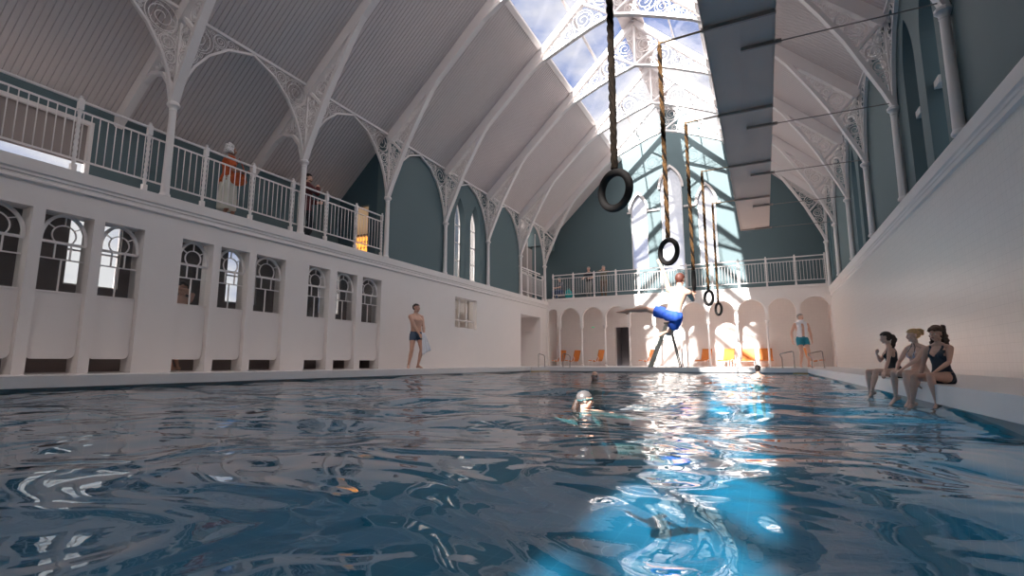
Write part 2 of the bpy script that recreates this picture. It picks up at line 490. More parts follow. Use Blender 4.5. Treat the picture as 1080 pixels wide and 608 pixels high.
# lower left wall: cubicle openings, hatch, doorway
holes = [rect(a, b, DECK - 0.04, WZ1) for a, b in WINS] + [rect(1.75, 2.32, DECK - 0.04, WZ1)] + [rect(13.62, 14.98, 1.10, 2.07), rect(18.5, 20.5, DECK - 0.04, 1.94)]
struct('wall_left', MB().slab(rect(YREAR, YF + 0.1, DECK - 0.06, 2.60), holes, mL, 0, 0.30), M_white)
def cornice(name, x, sg, y0, y1, top):
    """moulded cornice profile run along y; sg points into the hall"""
    pr = [(0, top), (.055, top), (.055, top - .16), (.035, top - .18), (.035, top - .215), (.022, top - .225), (.022, top - .262), (.034, top - .27), (.034, top - .295), (.0, top - .315)]
    r0 = [(x + sg * a, y0, z) for a, z in pr] + [(x - sg * .4, y0, top - .315), (x - sg * .4, y0, top)]
    r1 = [(p[0], y1, p[2]) for p in r0]
    struct(name, MB().loft([r0, r1]), M_white)
cornice('trim_2', -8.68, 1, YREAR, YF + 0.02, 2.70)
cornice('trim_3', 2.277, -1, YREAR, YT, 2.68)
struct('wall_right', MB().box(2.277, 2.6, YREAR, YT, DECK - 0.05, 2.37), M_tileR)

# room behind the cubicles, with three sash windows to the daylight
iw = [(4.25, 5.05), (7.12, 7.87), (9.72, 10.47), (1.4, 2.1)]
struct('wall_cubicle_back', MB().slab(rect(0, 11.0, 0.9, 2.65), [rect(a, b, 1.30, 2.46) for a, b in iw], planeX(-10.42, -1), 0, .12), M_brown)
struct('wall_cubicle_dado', MB().box(-10.54, -10.40, 0, 11.0, DECK, 0.92), M_brown2)
struct('ceiling_cubicle', MB().box(-10.6, -8.95, 0, 11.0, 2.5, 2.58), M_brown)
struct('wall_cubicle_ends', MB().box(-10.5, -8.97, -0.1, 0.0, DECK, 2.5).box(-10.5, -8.97, 10.9, 11.0, DECK, 2.5), M_brown)
for k, (a, b) in enumerate(iw):
    m = MB(); mp = planeX(-10.46, -1)
    c = (a + b) / 2
    m.sweep(rect(a, b, 1.30, 2.46), .025, mp, 0, .05, closed=True).sweep([(c, 1.3), (c, 2.46)], .014, mp, 0, .04).sweep([(a, 1.9), (b, 1.9)], .014, mp, 0, .04)
    w = struct('window_%d' % (20 + k), m, M_white)
    MB().add([(-10.49, a, 1.3), (-10.49, b, 1.3), (-10.49, b, 2.46), (-10.49, a, 2.46)], [(0, 1, 2, 3)]).build('pane', M_clear, w)

# arched cubicle window frames
def arched_frame(k, a, b):
    mp = planeX(-8.80, -1); m = MB()
    a, b = a + .015, b - .015
    z1, z2 = 1.665, 1.435; c, r = (a + b) / 2, (b - a) / 2
    hgt = 2.062 - z1 - .03
    ar = [(c + r * .97 * math.cos(t), z1 + .03 + hgt * math.sin(t)) for t in [math.pi * i / 20 for i in range(21)]]
    m.sweep([(ar[0][0], z1)] + ar + [(ar[-1][0], z1)], .020, mp, -.012, .035)
    m.sweep([(a, z1), (b, z1)], .018, mp, -.005, .035)
    m.sweep([(a, z2), (b, z2)], .009, mp, 0, .025)
    rr = r * .52
    cir = [(c + rr * math.cos(R(t)), z1 + .115 + rr * math.sin(R(t))) for t in range(-50, 231, 14)]
    m.sweep(cir, .008, mp, 0, .02)
    for t in (38, 90, 142):
        p0 = (c + rr * math.cos(R(t)), z1 + .115 + rr * math.sin(R(t))); p1 = (c + r * .96 * math.cos(R(t)), z1 + .03 + hgt * math.sin(R(t)))
        m.sweep([p0, p1], .007, mp, 0, .02)
    for u in (a + (b - a) * .34, a + (b - a) * .68): m.sweep([(u, z2), (u, z1)], .009, mp, 0, .02)
    m.sweep([(c, WZ0), (c, z2)], .009, mp, 0, .02)
    o = struct('window_%d' % k, m, M_iron)
    MB().add([(-8.815, a, WZ0), (-8.815, b, WZ0), (-8.815, b, 2.07), (-8.815, a, 2.07)], [(0, 1, 2, 3)]).build('pane', M_clear, o)
for k, (a, b) in enumerate(WINS): arched_frame(k + 1, a, b)

# hatch window with its room
m = MB(); mp = planeX(-8.80, -1)
m.sweep(rect(13.62, 14.98, 1.10, 2.07), .02, mp, 0, .06, closed=True)
for u in (14.07, 14.54): m.sweep([(u, 1.1), (u, 2.07)], .016, mp, 0, .05)
m.sweep([(13.62, 1.36), (14.98, 1.36)], .02, mp, 0, .05)
o = struct('window_10', m, M_iron)
MB().add([(-8.83, 13.62, 1.1), (-8.83, 14.98, 1.1), (-8.83, 14.98, 2.07), (-8.83, 13.62, 2.07)], [(0, 1, 2, 3)]).build('pane', M_clear, o)
struct('wall_office_back', MB().slab(rect(11.1, 18.0, DECK, 2.6), [[(15.2, DECK + .02), (16.5, DECK + .02), (16.5, 1.3)] + arc(15.85, 1.3, .65, 0, 180, 10)[1:]], planeX(-10.9, -1), 0, .1)
       .box(-10.9, -8.98, 11.0, 11.1, DECK, 2.6).box(-10.9, -8.98, 18.0, 18.1, DECK, 2.6), M_white)
struct('wall_office_recess', MB().box(-11.5, -11.3, 14.8, 17.0, DECK, 2.4), M_brown)
struct('ceiling_office', MB().box(-11.0, -8.98, 11.0, 18.1, 2.42, 2.5), M_white)
# doorway recess
struct('wall_doorway_recess', MB().box(-9.9, -9.78, 18.3, 20.8, DECK, 2.3).box(-9.8, -8.98, 18.38, 18.48, DECK, 2.1).box(-9.8, -8.98, 20.52, 20.62, DECK, 2.1).box(-9.8, -8.98, 18.4, 20.6, 1.96, 2.1), M_white)
o = struct('door_1', MB().box(-9.77, -9.73, 18.62, 19.35, DECK, 1.8).box(-9.775, -9.715, 18.55, 18.62, DECK, 1.86).box(-9.775, -9.715, 19.35, 19.42, DECK, 1.86).box(-9.775, -9.715, 18.55, 19.42, 1.8, 1.87), M_iron)
MB().tube([(-9.72, 19.27, .75), (-9.68, 19.27, .75), (-9.68, 19.17, .75)], .01, 6).build('door_handle', M_steel, o)

# upper left: gallery aisle
struct('floor_gallery', MB().box(-10.5, -8.75, YREAR, 10.3, GAL - .25, GAL), M_white)
struct('wall_gallery_back', MB().slab(rect(YREAR, 10.3, GAL, 4.58), [rect(.6, 4.37, GAL + .02, 4.16)], planeX(-10.40, -1), 0, .12), M_teal)
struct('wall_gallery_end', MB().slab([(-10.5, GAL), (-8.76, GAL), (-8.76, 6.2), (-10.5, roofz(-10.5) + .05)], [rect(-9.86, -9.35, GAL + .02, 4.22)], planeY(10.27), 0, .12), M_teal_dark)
m = MB(); mp = planeX(-10.42, -1)
m.sweep(rect(.6, 4.37, GAL, 4.16), .035, mp, -.03, .06, closed=True)
for u in (2.0, 3.1): m.sweep([(u, GAL), (u, 4.16)], .03, mp, -.02, .05)
o = struct('window_11', m, M_iron)
MB().box(-10.46, -10.45, .62, 4.36, 3.42, 4.14).build('blind', mat('brown grey roller blind', (.30, .255, .245), .8), o)
MB().add([(-10.48, .6, GAL), (-10.48, 4.37, GAL), (-10.48, 4.37, 3.42), (-10.48, .6, 3.42)], [(0, 1, 2, 3)]).build('pane', M_clear, o)
# lit room behind the gallery door
struct('wall_lit_room', MB().box(-10.4, -8.9, 11.7, 11.8, GAL, 4.6).box(-10.5, -10.4, 10.4, 11.8, GAL, 4.6).box(-8.9, -8.8, 10.4, 11.8, GAL, 4.6).box(-10.5, -8.8, 10.4, 11.8, 4.5, 4.6), mat('cream paint', (0.62, 0.52, 0.40), .6))
struct('floor_lit_room', MB().box(-10.5, -8.8, 10.3, 11.8, GAL - .1, GAL), M_brown)

# upper left wall with a pair of lancets, open last bay
LZ0, LZS, LZT = 2.74, 4.55, 5.42
def lancet_window(name, mp, cu, v0=LZ0, vs=LZS, vt=LZT, hw=.325, wd=.33, g=None):
    pts = lancet(cu, hw, v0, vs, vt); m = MB()
    m.sweep(pts, .02, mp, wd, wd + .04, closed=True)
    for z in (3.35, 3.95, 4.55): m.sweep([(cu - hw, z), (cu + hw, z)], .012, mp, wd, wd + .03)
    m.sweep([(cu, v0), (cu, vt - .02)], .01, mp, wd, wd + .03)
    o = struct(name, m, M_iron)
    n = len(pts); MB().add([mp(u, v, wd + .02) for u, v in pts], [tuple(range(n))]).build('pane', g or M_clear, o)
cl = [13.965, 14.955]
struct('wall_left_upper', MB().slab(rect(10.20, 18.5, 2.69, 6.3), [lancet(c, .325, LZ0, LZS, LZT) for c in cl], planeX(-8.765, -1), 0, .24), M_teal)
for k, c in enumerate(cl): lancet_window('window_%d' % (12 + k), planeX(-8.765, -1), c, wd=.19)
# alcove room behind the open bay
struct('wall_alcove', MB().box(-11.5, -11.4, 18.2, 22.6, GAL, 6.2).box(-11.5, -8.9, 18.3, 18.42, GAL, 6.6).box(-11.5, -9.3, 22.5, 22.6, GAL, 6.6), mat('grey taupe paint', (0.42, 0.38, 0.37), .6))
struct('wall_alcove_pier', MB().box(-9.35, -8.80, 21.18, 21.32, 2.69, 6.2), M_teal)
struct('floor_alcove', MB().box(-11.5, -8.74, 18.3, 22.6, GAL - .2, GAL), M_deck)
struct('ceiling_alcove', MB().box(-11.5, -8.8, 18.3, 22.6, 6.25, 6.35), M_board)
struct('wall_alcove_head', MB().box(-8.98, -8.80, 18.40, 21.2, 6.08, 6.5).box(-9.6, -8.75, 21.1, 22.6, 5.3, 6.6), M_teal)
struct('trim_4', MB().box(-11.35, -11.0, 18.42, 22.5, 4.05, 4.42).box(-9.42, -9.36, 18.42, 22.5, 3.9, 4.0), M_white)
# upper right wall, three pairs of lancets
prs = [8.445, 9.435, 13.965, 14.955, 19.485, 20.475]
struct('wall_right_upper', MB().slab(rect(YREAR, YT + .1, 2.66, 6.3), [lancet(c, .325, LZ0, LZS, LZT) for c in prs], planeX(2.325, 1), 0, .36), M_teal)
for k, c in enumerate(prs):
    lancet_window('window_%d' % (14 + k), planeX(2.325, 1), c, g=M_dimglass)
    if k < 2: struct('trim_%d' % (10 + k), MB().box(2.42, 2.66, c + .1, c + .325, 3.86, 3.97), M_white)

# end wall
ew = [(-4.68, .365, 4.08, 6.72, 7.52), (-3.25, .46, 3.98, 7.62, 8.56), (-1.82, .365, 4.08, 6.72, 7.52)]
mp = planeY(YT)
struct('wall_end_upper', MB().slab([(-9.4, 2.5), (2.9, 2.5), (2.9, roofz(2.9) + .2), (XC, RIDGE + .3), (-9.4, roofz(-9.4) + .2)], [lancet(*e) for e in ew], mp, 0, .3), M_teal)
m = MB()
for e in ew:
    pts = lancet(e[0], e[1] + .045, e[3] - .02, e[3], e[4] + .06)[1:]
    m.sweep(pts, .045, mp, -.09, .02)
for a, b in ((-5.2, -5.05), (-4.27, -3.76), (-2.74, -2.23), (-1.41, -1.26)): m.sweep([(a, 6.70), (b, 6.70)], .035, mp, -.08, .01)
struct('trim_5', m, M_iron)
for k, e in enumerate(ew):
    pts = lancet(*e); m = MB().sweep(pts, .03, mp, .10, .16, closed=True)
    o = struct('window_%d' % (30 + k), m, M_iron)
    MB().add([mp(u, v, .12) for u, v in pts], [tuple(range(len(pts)))]).build('pane', M_endglass, o)
struct('wall_end_lower', MB().slab(rect(-8.9, 2.4, DECK - .03, 2.52), [rect(-5.92, -5.24, DECK - .02, 1.56)], mp, 0, .25), M_tileB)
struct('wall_passage', MB().box(-6.3, -4.5, 23.6, 23.7, DECK, 2.0).box(-6.02, -5.92, 22.75, 23.6, DECK, 2.0).box(-5.24, -5.14, 22.75, 23.6, DECK, 2.0), M_brown)
struct('wall_alcove_side', MB().box(-8.92, -8.70, YF, YT, DECK - .05, 2.6), M_tileB)
struct('floor_end_gallery', MB().box(-8.9, 2.35, YF + .15, YT, 2.53, 2.78), M_deck)
# arcaded front of the end gallery
AC = [-8.12 + 1.035 * k for k in range(10)]
pts = []
bounds = [-8.74] + AC + [2.277]
for i in range(11):
    a, b = bounds[i], bounds[i + 1]
    a += .06 if i else .12; b -= .06 if i < 10 else .04
    r = (b - a) / 2; cz = 2.375 - r if i else 2.37 - r
    pts += [(a, 1.57)] + arc((a + b) / 2, cz, r, 180, 0, 14) + [(b, 1.57)]
outer = [(-8.9, 1.57)] + pts + [(2.3, 1.57), (2.3, 2.82), (-8.9, 2.82)]
struct('wall_arcade', MB().slab(outer, [], planeY(YF), 0, .16).box(-8.9, -8.62, YF, YF + .16, DECK - .03, 1.57).box(2.24, 2.3, YF, YF + .16, DECK - .03, 1.57), M_white)
struct('trim_6', MB().box(-8.7, 2.25, YF - .03, YF + .04, 2.74, 2.83), M_white)

# roof: grooved boards running up the slope, a glazed strip either side of a solid ridge
def boards(name, x0, x1, y0, y1, sg):
    """sg -1 left slope, +1 right slope; x measured from the centre line"""
    mb = MB(); n = int((y1 - y0) / .092); prof = []
    for i in range(n + 1):
        y = y0 + i * (y1 - y0) / n
        prof += [(y, 0), (y + .010, .022), (y + .020, 0)] if i < n else [(y, 0)]
    vs = [(XC + sg * d, y, RIDGE - d * SL + h) for d in (x0, x1) for y, h in prof]
    N = len(prof); fs = [(i, i + 1, N + i + 1, N + i) for i in range(N - 1)]
    mb.add(vs, fs)
    for d in (0,):
        q = [(XC + sg * x0, RIDGE - x0 * SL), (XC + sg * x1, RIDGE - x1 * SL)]
        mb.add([(q[0][0], y0, q[0][1] + .03), (q[1][0], y0, q[1][1] + .03), (q[1][0], y1, q[1][1] + .03), (q[0][0], y1, q[0][1] + .03),
                (q[0][0], y0, q[0][1] + .12), (q[1][0], y0, q[1][1] + .12), (q[1][0], y1, q[1][1] + .12), (q[0][0], y1, q[0][1] + .12)],
               [(0, 1, 2, 3), (4, 5, 6, 7), (0, 1, 5, 4), (1, 2, 6, 5), (2, 3, 7, 6), (3, 0, 4, 7)])
    struct(name, mb, M_board)
SKY = 2.2
boards('ceiling_left', SKY, 5.55, YREAR, YT + .1, -1)
boards('ceiling_aisle', 5.5, 7.25, YREAR, 10.3, -1)
boards('ceiling_right', SKY, 5.62, YREAR, YT + .1, 1)
rc = .36
struct('ceiling_ridge', MB().loft([[(XC - rc, y, roofz(XC - rc) - .03), (XC, y, RIDGE - .03), (XC + rc, y, roofz(XC + rc) - .03), (XC + rc, y, roofz(XC + rc) + .08), (XC, y, RIDGE + .12), (XC - rc, y, roofz(XC - rc) + .08)] for y in (YREAR, YT + .1)]), M_board)
for k, sg in enumerate((-1, 1)):
    m = MB()
    for d in (SKY, 1.28):
        hw = .05 if d == SKY else .022
        x, z = XC + sg * d, RIDGE - d * SL
        m.add([(x + sg * a, y, z - a * SL + b) for y in (YREAR, YT) for a, b in ((-hw, -.03), (hw, -.03), (hw, .05), (-hw, .05))],
              [(0, 1, 2, 3), (7, 6, 5, 4), (0, 1, 5, 4), (1, 2, 6, 5), (2, 3, 7, 6), (3, 0, 4, 7)])
    o = struct('window_%d' % (40 + k), m, M_iron)
    MB().add([(XC + sg * d, y, RIDGE - d * SL + .03) for d, y in ((rc, YREAR), (SKY, YREAR), (SKY, YT), (rc, YT))], [(0, 1, 2, 3)]).build('pane', M_roofglass, o)
struct('ceiling_light_blocker', MB().loft([[(XC - SKY - .1, y, roofz(XC - SKY - .1) - .0), (XC - .3, y, roofz(XC - .3)), (XC - .3, y, roofz(XC - .3) + .15), (XC - SKY - .1, y, roofz(XC - SKY - .1) + .15)] for y in (YREAR, 5.6)]), M_board)  # unseen boards added over the rear left glazing to block sun and daylight
# rear of the hall, behind the camera
struct('wall_rear', MB().slab([(-10.6, -1.5), (2.9, -1.5), (2.9, roofz(2.9) + .2), (XC, RIDGE + .2), (-10.6, roofz(-10.6) + .2)], [], planeY(YREAR, -1), 0, .2), M_teal)
m = MB()
for k in range(1, 8):
    y = TY[0] - 2.76 * k
    if y < YREAR: break
    mp = planeY(y)
    m.sweep([(XL, EAVE - .1), (XC, RIDGE - .15), (-2 * XC * -1 - XL, EAVE - .1)], .12, mp, -.06, .06)
struct('ceiling_rear_rafters', m, M_iron)

# ================================================================ IRONWORK
ORD = ['first', 'second', 'third', 'fourth', 'fifth', 'sixth', 'seventh', 'eighth', 'ninth', 'tenth', 'eleventh', 'twelfth']

def seg_dist(P, a, b):
    d = b - a; L = (d * d).sum(); t = np.clip(((P - a) @ d) / max(L, 1e-9), 0, 1)
    return np.linalg.norm(P - (a + t[:, None] * d), axis=1)
def inside(P, poly):
    c = np.zeros(len(P), bool); n = len(poly)
    for i in range(n):
        (x1, y1), (x2, y2) = poly[i], poly[(i + 1) % n]
        if y1 == y2: continue
        k = ((y1 > P[:, 1]) != (y2 > P[:, 1])) & (P[:, 0] < (x2 - x1) * (P[:, 1] - y1) / (y2 - y1) + x1)
        c ^= k
    return c
def scrolls(mb, poly, mp, n=9, rt=.010, rmax=.34, rmin=.035, seed=1):
    """fill a flat outline with touching rings, each holding a spiral with a curled leaf"""
    rng = random.Random(seed)
    A = np.array(poly); lo, hi = A.min(0), A.max(0); h = max((hi - lo).max() / 90, .008)
    gx, gy = np.meshgrid(np.arange(lo[0], hi[0], h), np.arange(lo[1], hi[1], h)); P = np.stack([gx.ravel(), gy.ravel()], 1)
    P = P[inside(P, poly)]
    if not len(P): return mb
    D = np.min([seg_dist(P, A[i], A[(i + 1) % len(A)]) for i in range(len(A))], axis=0)
    for k in range(n):
        i = int(np.argmax(D)); r = min(D[i], rmax)
        if r < rmin: break
        c = P[i].copy()
        D = np.minimum(D, np.linalg.norm(P - c, axis=1) - r)
        r *= .97; a0 = rng.uniform(0, 6.28); sg = rng.choice((-1, 1)); w = rt if r > .09 else rt * .8
        if r > .07:
            N = 22
            mb.sweep([(c[0] + r * math.cos(6.2832 * j / N), c[1] + r * math.sin(6.2832 * j / N)) for j in range(N)], w * .8, mp, -w, w, closed=True)
        turns = 2.1 if r > .12 else 1.4
        N = int(15 * turns); sp = []
        for j in range(N + 1):
            t = j / N; rad = r * (.98 - .80 * t); sp.append((c[0] + rad * math.cos(a0 + sg * 6.2832 * turns * t), c[1] + rad * math.sin(a0 + sg * 6.2832 * turns * t)))
        mb.sweep(sp, [w * (1 - .3 * j / N) for j in range(N + 1)], mp, -w, w)
        if r > .14:      # a curled leaf between ring and spiral
            for q in range(3):
                a = a0 + 2.1 * q; m0 = r * .62
                lf = [(c[0] + (m0 + .24 * r * math.sin(u * 3.1)) * math.cos(a + u * .9), c[1] + (m0 + .24 * r * math.sin(u * 3.1)) * math.sin(a + u * .9)) for u in [v / 6 for v in range(7)]]
                mb.sweep(lf, w * .7, mp, -w * .7, w * .7)
    return mb

RIB = [(0, 4.33), (.13, 4.68), (.31, 5.08), (.60, 5.74), (.95, 6.38), (1.35, 7.05), (1.88, 7.74), (2.6, 8.40), (3.4, 8.90), (4.2, 9.25), (4.9, 9.53), (5.5, 9.70)]
def ribz(d):
    for (a, z), (b, w) in zip(RIB, RIB[1:]):
        if a <= d <= b: return z + (w - z) * (d - a) / (b - a)
def mirror(mp): return lambda u, v, w: mp(2 * XC - u, v, w)

def make_truss():
    """iron roof truss; returns dict of meshes shared by every copy"""
    mpl = lambda u, v, w: (XL + u, w, v)          # u = distance in from the left column, v = height
    mpr = lambda u, v, w: (2 * XC - XL - u, w, v)
    out = []
    RB = lambda d: EAVE + SL * d - (.32 if d < 2.6 else .25)            # underside of the rafter
    for mp, sd in ((mpl, 'l'), (mpr, 'r')):
        out.append(('rafter', MB().sweep([(-.02, EAVE - .16), (3.0, EAVE + SL * 3.0 - .165), (3.3, EAVE + SL * 3.3 - .135), (5.5, RIDGE - .13)], [.135, .135, .095, .095], mp, -.08, .08).mesh('rafter', M_iron)))
        out.append(('arch_rib', MB().sweep(RIB, .038, mp, -.07, .07).mesh('arch_rib', M_iron)))
        out.append(('post', MB().sweep([(0.0, 4.30), (0.0, 6.05)], .022, mp, -.022, .022).mesh('post', M_iron)))
        out.append(('strut', MB().sweep([(.02, 5.98), (.47, 5.50)], .028, mp, -.045, .045).mesh('strut', M_iron)))
        out.append(('strut', MB().sweep([(4.62, RB(4.62) + .02), (5.47, 9.74)], .030, mp, -.045, .045).mesh('strut', M_iron)))
        sm = MB()
        low = [(.03, 4.55)] + [(d + (-.05), z + .02) for d, z in RIB[1:3]] + [(.42, 5.46), (.03, 5.88)]
        scrolls(sm, low, mp, 7, .009, .14, .02, 3)
        up = [(.09, 6.00), (.50, 5.60)] + [(d - .06, z + .04) for d, z in RIB[3:7]] + [(2.1, RB(2.1) - .0), (.2, RB(.2))]
        up = [(.10, 5.92), (.50, 5.56), (.56, 5.75), (.90, 6.44), (1.28, 7.10), (1.75, 7.68), (1.75, RB(1.75)), (.15, RB(.15))]
        out.append(('scrollwork', sm.mesh('scrollwork', M_iron))); sm = MB()
        scrolls(sm, up, mp, 10, .0085, .30, .035, 4)
        out.append(('scrollwork', sm.mesh('scrollwork', M_iron)))
        sm = MB()
        g1 = [(d, ribz(d) + .05) for d in (2.75, 3.1, 3.4, 3.8, 4.2, 4.9, 5.38)] + [(4.60, RB(4.60) - .05), (2.75, RB(2.75))]
        scrolls(sm, g1, mp, 7, .0062, .36, .06, 5)
        out.append(('scrollwork', sm.mesh('scrollwork', M_iron))); sm = MB()
        g2 = [(4.70, RB(4.70) - .02), (5.46, 9.83), (5.46, RIDGE - .45)]
        scrolls(sm, g2, mp, 5, .006, .3, .05, 6)
        out.append(('scrollwork', sm.mesh('scrollwork', M_iron)))
    out.append(('king_post', MB().sweep([(XC, 9.68), (XC, RIDGE - .1)], .032, lambda u, v, w: (u, w, v), -.032, .032).mesh('king_post', M_iron)))
    return out
truss_parts = make_truss()
# tail over the left gallery aisle
tail = []
mpt = lambda u, v, w: (XL - u, w, v)
tail.append(('aisle_rafter', MB().sweep([(-.05, EAVE - .14 + .05), (1.70, EAVE - .14 - 1.70 * SL)], .115, mpt, -.06, .06).mesh('aisle_rafter', M_iron)))
brace = [(0.03, 4.36), (.14, 4.72), (.36, 4.98), (.66, 5.06), (1.0, 4.92), (1.35, 4.62), (1.62, 4.30)]
tail.append(('aisle_brace', MB().sweep(brace, .028, mpt, -.05, .05).mesh('aisle_brace', M_iron)))
sm = MB(); scrolls(sm, [(.05, 4.6), (.12, 4.85), (.36, 5.04), (.66, 5.12), (.78, 5.08), (.05, 5.78)], mpt, 8, .009, .2, .025, 9)
tail.append(('scrollwork', sm.mesh('scrollwork', M_iron)))

TNAMES = ['nearest to the pool bather on the left wall side', '']
for i, y in enumerate(TY):
    if i == len(TY) - 1: lab = 'white iron roof truss standing just in front of the teal end wall'
    else: lab = 'white iron roof truss with scrollwork, %s counted from the near end of the roof' % ORD[i]
    t = empty('roof_truss', (0, y, 0), label=lab, cat='roof truss', group='scrolled iron roof trusses')
    for nm, me in truss_parts + (tail if i < 2 else []):
        o = bpy.data.objects.new(nm, me); C.objects.link(o); o.parent = t

# columns
def col_parts(h0, h1):
    n = []
    L = h1 - h0
    n.append(('shaft', MB().lathe([(.066, .05), (.062, .3), (.054, L - .10)], n=16).mesh('shaft', M_iron, True, R(40))))
    n.append(('base', MB().lathe([(.085, 0), (.085, .03), (.074, .05), (.066, .07)], n=16).mesh('base', M_iron, True, R(30))))
    n.append(('capital', MB().lathe([(.054, L - .12), (.062, L - .10), (.058, L - .08), (.066, L - .05), (.10, L - .015), (.10, L + .02), (.06, L + .06)], n=12).mesh('capital', M_iron, True, R(30))))
    return n
cpl, cpr = col_parts(2.70, 4.30), col_parts(2.68, 4.30)
SIDE = {0: 'left', 1: 'right'}
for s_, (x, parts, z0, first) in enumerate(((XL + .02, cpl, 2.70, 0), (XR - .02, cpr, 2.68, 1))):
    for i in range(first, 7):
        wall = 'gallery side' if s_ == 0 else 'tiled wall side'
        t = empty('iron_column', (x, TY[i], z0), label='slim white iron column on the %s, %s from the near end' % (wall, ORD[i - first]), cat='column', group='iron columns of the %s' % wall)
        for nm, me in parts:
            o = bpy.data.objects.new(nm, me); C.objects.link(o); o.parent = t

# lengthwise spandrel brackets between the columns
SP0 = [(.035, 4.36), (.06, 4.55), (.15, 4.88), (.28, 5.17), (.52, 5.52), (.86, 5.83), (1.375, 6.03)]
def bracket_meshes(sides):
    out = []
    for sg, k in sides:
        SP = [(u * k, v) for u, v in SP0]
        mp = lambda u, v, w, sg=sg: (w, sg * u, v)
        out.append(('arch_rail', MB().sweep(SP, .020, mp, -.03, .03).mesh('arch_rail', M_iron)))
        sm = MB(); pl = [(.03, 4.6), (.09, 4.78), (.15, 4.93), (.27, 5.20), (.50 * k, 5.55), (.86 * k, 5.865), (1.3 * k, 6.04), (.03, 6.05)]
        sm = scrolls(sm, pl, mp, 12, .0075, .30, .02, 11)
        out.append(('scrollwork', sm.mesh('scrollwork', M_iron)))
    return out
bk2, bk5, bk1 = bracket_meshes(((-1, 1), (1, 1))), bracket_meshes(((-1, 1), (1, .93))), bracket_meshes(((-1, .93),))
for s_, (x, first) in enumerate(((XL, 0), (XR, 1))):
    wall = 'gallery side' if s_ == 0 else 'tiled wall side'
    for i in range(first, 7):
        t = empty('spandrel_bracket', (x, TY[i], 0), label='white scrolled spandrel bracket above the %s column of the %s' % (ORD[i - first], wall), cat='bracket', group='spandrel brackets of the %s' % wall)
        for nm, me in (bk1 if i == 6 else bk5 if i == 5 else bk2):
            o = bpy.data.objects.new(nm, me); C.objects.link(o); o.parent = t
struct('trim_7', MB().box(XL - .03, XL + .03, YREAR, 21.2, 6.045, 6.10), M_iron)
struct('trim_8', MB().box(XR - .03, XR + .03, YREAR, 21.2, 6.045, 6.10), M_iron)

# railings
def newel_mesh(h):
    mb = MB().box(-.034, .034, -.034, .034, 0, .12)
    prof = [(.022, .12)]
    nb = 9
    for i in range(nb):
        z = .14 + (h - .36) * i / nb; s = (h - .36) / nb
        prof += [(.022, z), (.031, z + s * .5), (.022, z + s * .98)]
    prof += [(.024, h - .21)]
    mb.lathe(prof, n=8)
    mb.box(-.034, .034, -.034, .034, h - .21, h - .05)
    mb.lathe([(.034, h - .05), (.02, h - .035), (.028, h - .015), (.018, h), (.004, h + .006)], n=8)
    return mb.mesh('newel_post', M_iron)
def railing(lab, p0, p1, n, z0, per, first=True, last=True):
    """railing from p0 to p1 with n bays"""
    p0, p1 = Vector(p0), Vector(p1); L = (p1 - p0).length; a = math.atan2(p1.y - p0.y, p1.x - p0.x)
    t = empty('gallery_railing', (p0.x, p0.y, z0), a, lab, 'railing')
    MB().tube([(0, 0, 1.09), (L, 0, 1.09)], .021, 8).build('handrail', M_iron, t, smooth=True)
    MB().box(0, L, -.012, .012, .925, .95).build('upper_rail', M_iron, t)
    MB().box(0, L, -.012, .012, .19, .215).build('lower_rail', M_iron, t)
    nm = newel_mesh(1.17); bm = MB().tube([(0, 0, .2), (0, 0, .94)], .0078, 6).mesh('baluster', M_iron, True)
    for i in range(n + 1):
        if (i == 0 and not first) or (i == n and not last): continue
        o = bpy.data.objects.new('newel_post', nm); C.objects.link(o); o.parent = t; o.location = (L * i / n, 0, 0)
    for i in range(n):
        for j in range(per):
            o = bpy.data.objects.new('baluster', bm); C.objects.link(o); o.parent = t; o.location = (L * (i + (j + .5) / per) / n, 0, 0)
railing('long white twisted-post railing along the left gallery', (-8.80, 1.63), (-8.80, 10.19), 9, GAL, 9)
railing('white twisted-post railing along the gallery of the end wall', (-8.40, YF + .05), (2.18, YF + .05), 11, 2.80, 9)
railing('short white railing across the open bay in the far left corner', (-8.79, 18.66), (-8.79, 21.05), 3, GAL, 9)
t = empty('glazed_screen', (-8.93, 18.6, GAL), label='white-mullioned glazed screen behind the short corner railing', cat='screen')
for u in (.35, 1.1, 1.95): MB().box(-.02, .02, u - .02, u + .02, 0, 3.0).build('mullion', M_iron, t)
MB().box(-.02, .02, .0, 2.5, 1.22, 1.27).build('transom', M_iron, t)

# arcade columns
mp_c = [('shaft', MB().lathe([(.040, .06), (.038, .3), (.032, 1.60)], n=12).mesh('shaft', M_iron, True)),
        ('base', MB().lathe([(.07, 0), (.07, .03), (.05, .06), (.04, .08)], n=12).mesh('base', M_iron, True, R(30))),
        ('capital', MB().lathe([(.034, 1.59), (.045, 1.61), (.05, 1.64), (.085, 1.69), (.09, 1.725), (.06, 1.726)], n=12).mesh('capital', M_iron, True, R(30)))]
for i, x in enumerate(AC):
    t = empty('arcade_column', (x, YF + .08, DECK), label='slender white arcade column below the end gallery, %s from the dark corner doorway' % ORD[i], cat='column', group='slender arcade columns')
    for nm, me in mp_c:
        o = bpy.data.objects.new(nm, me); C.objects.link(o); o.parent = t

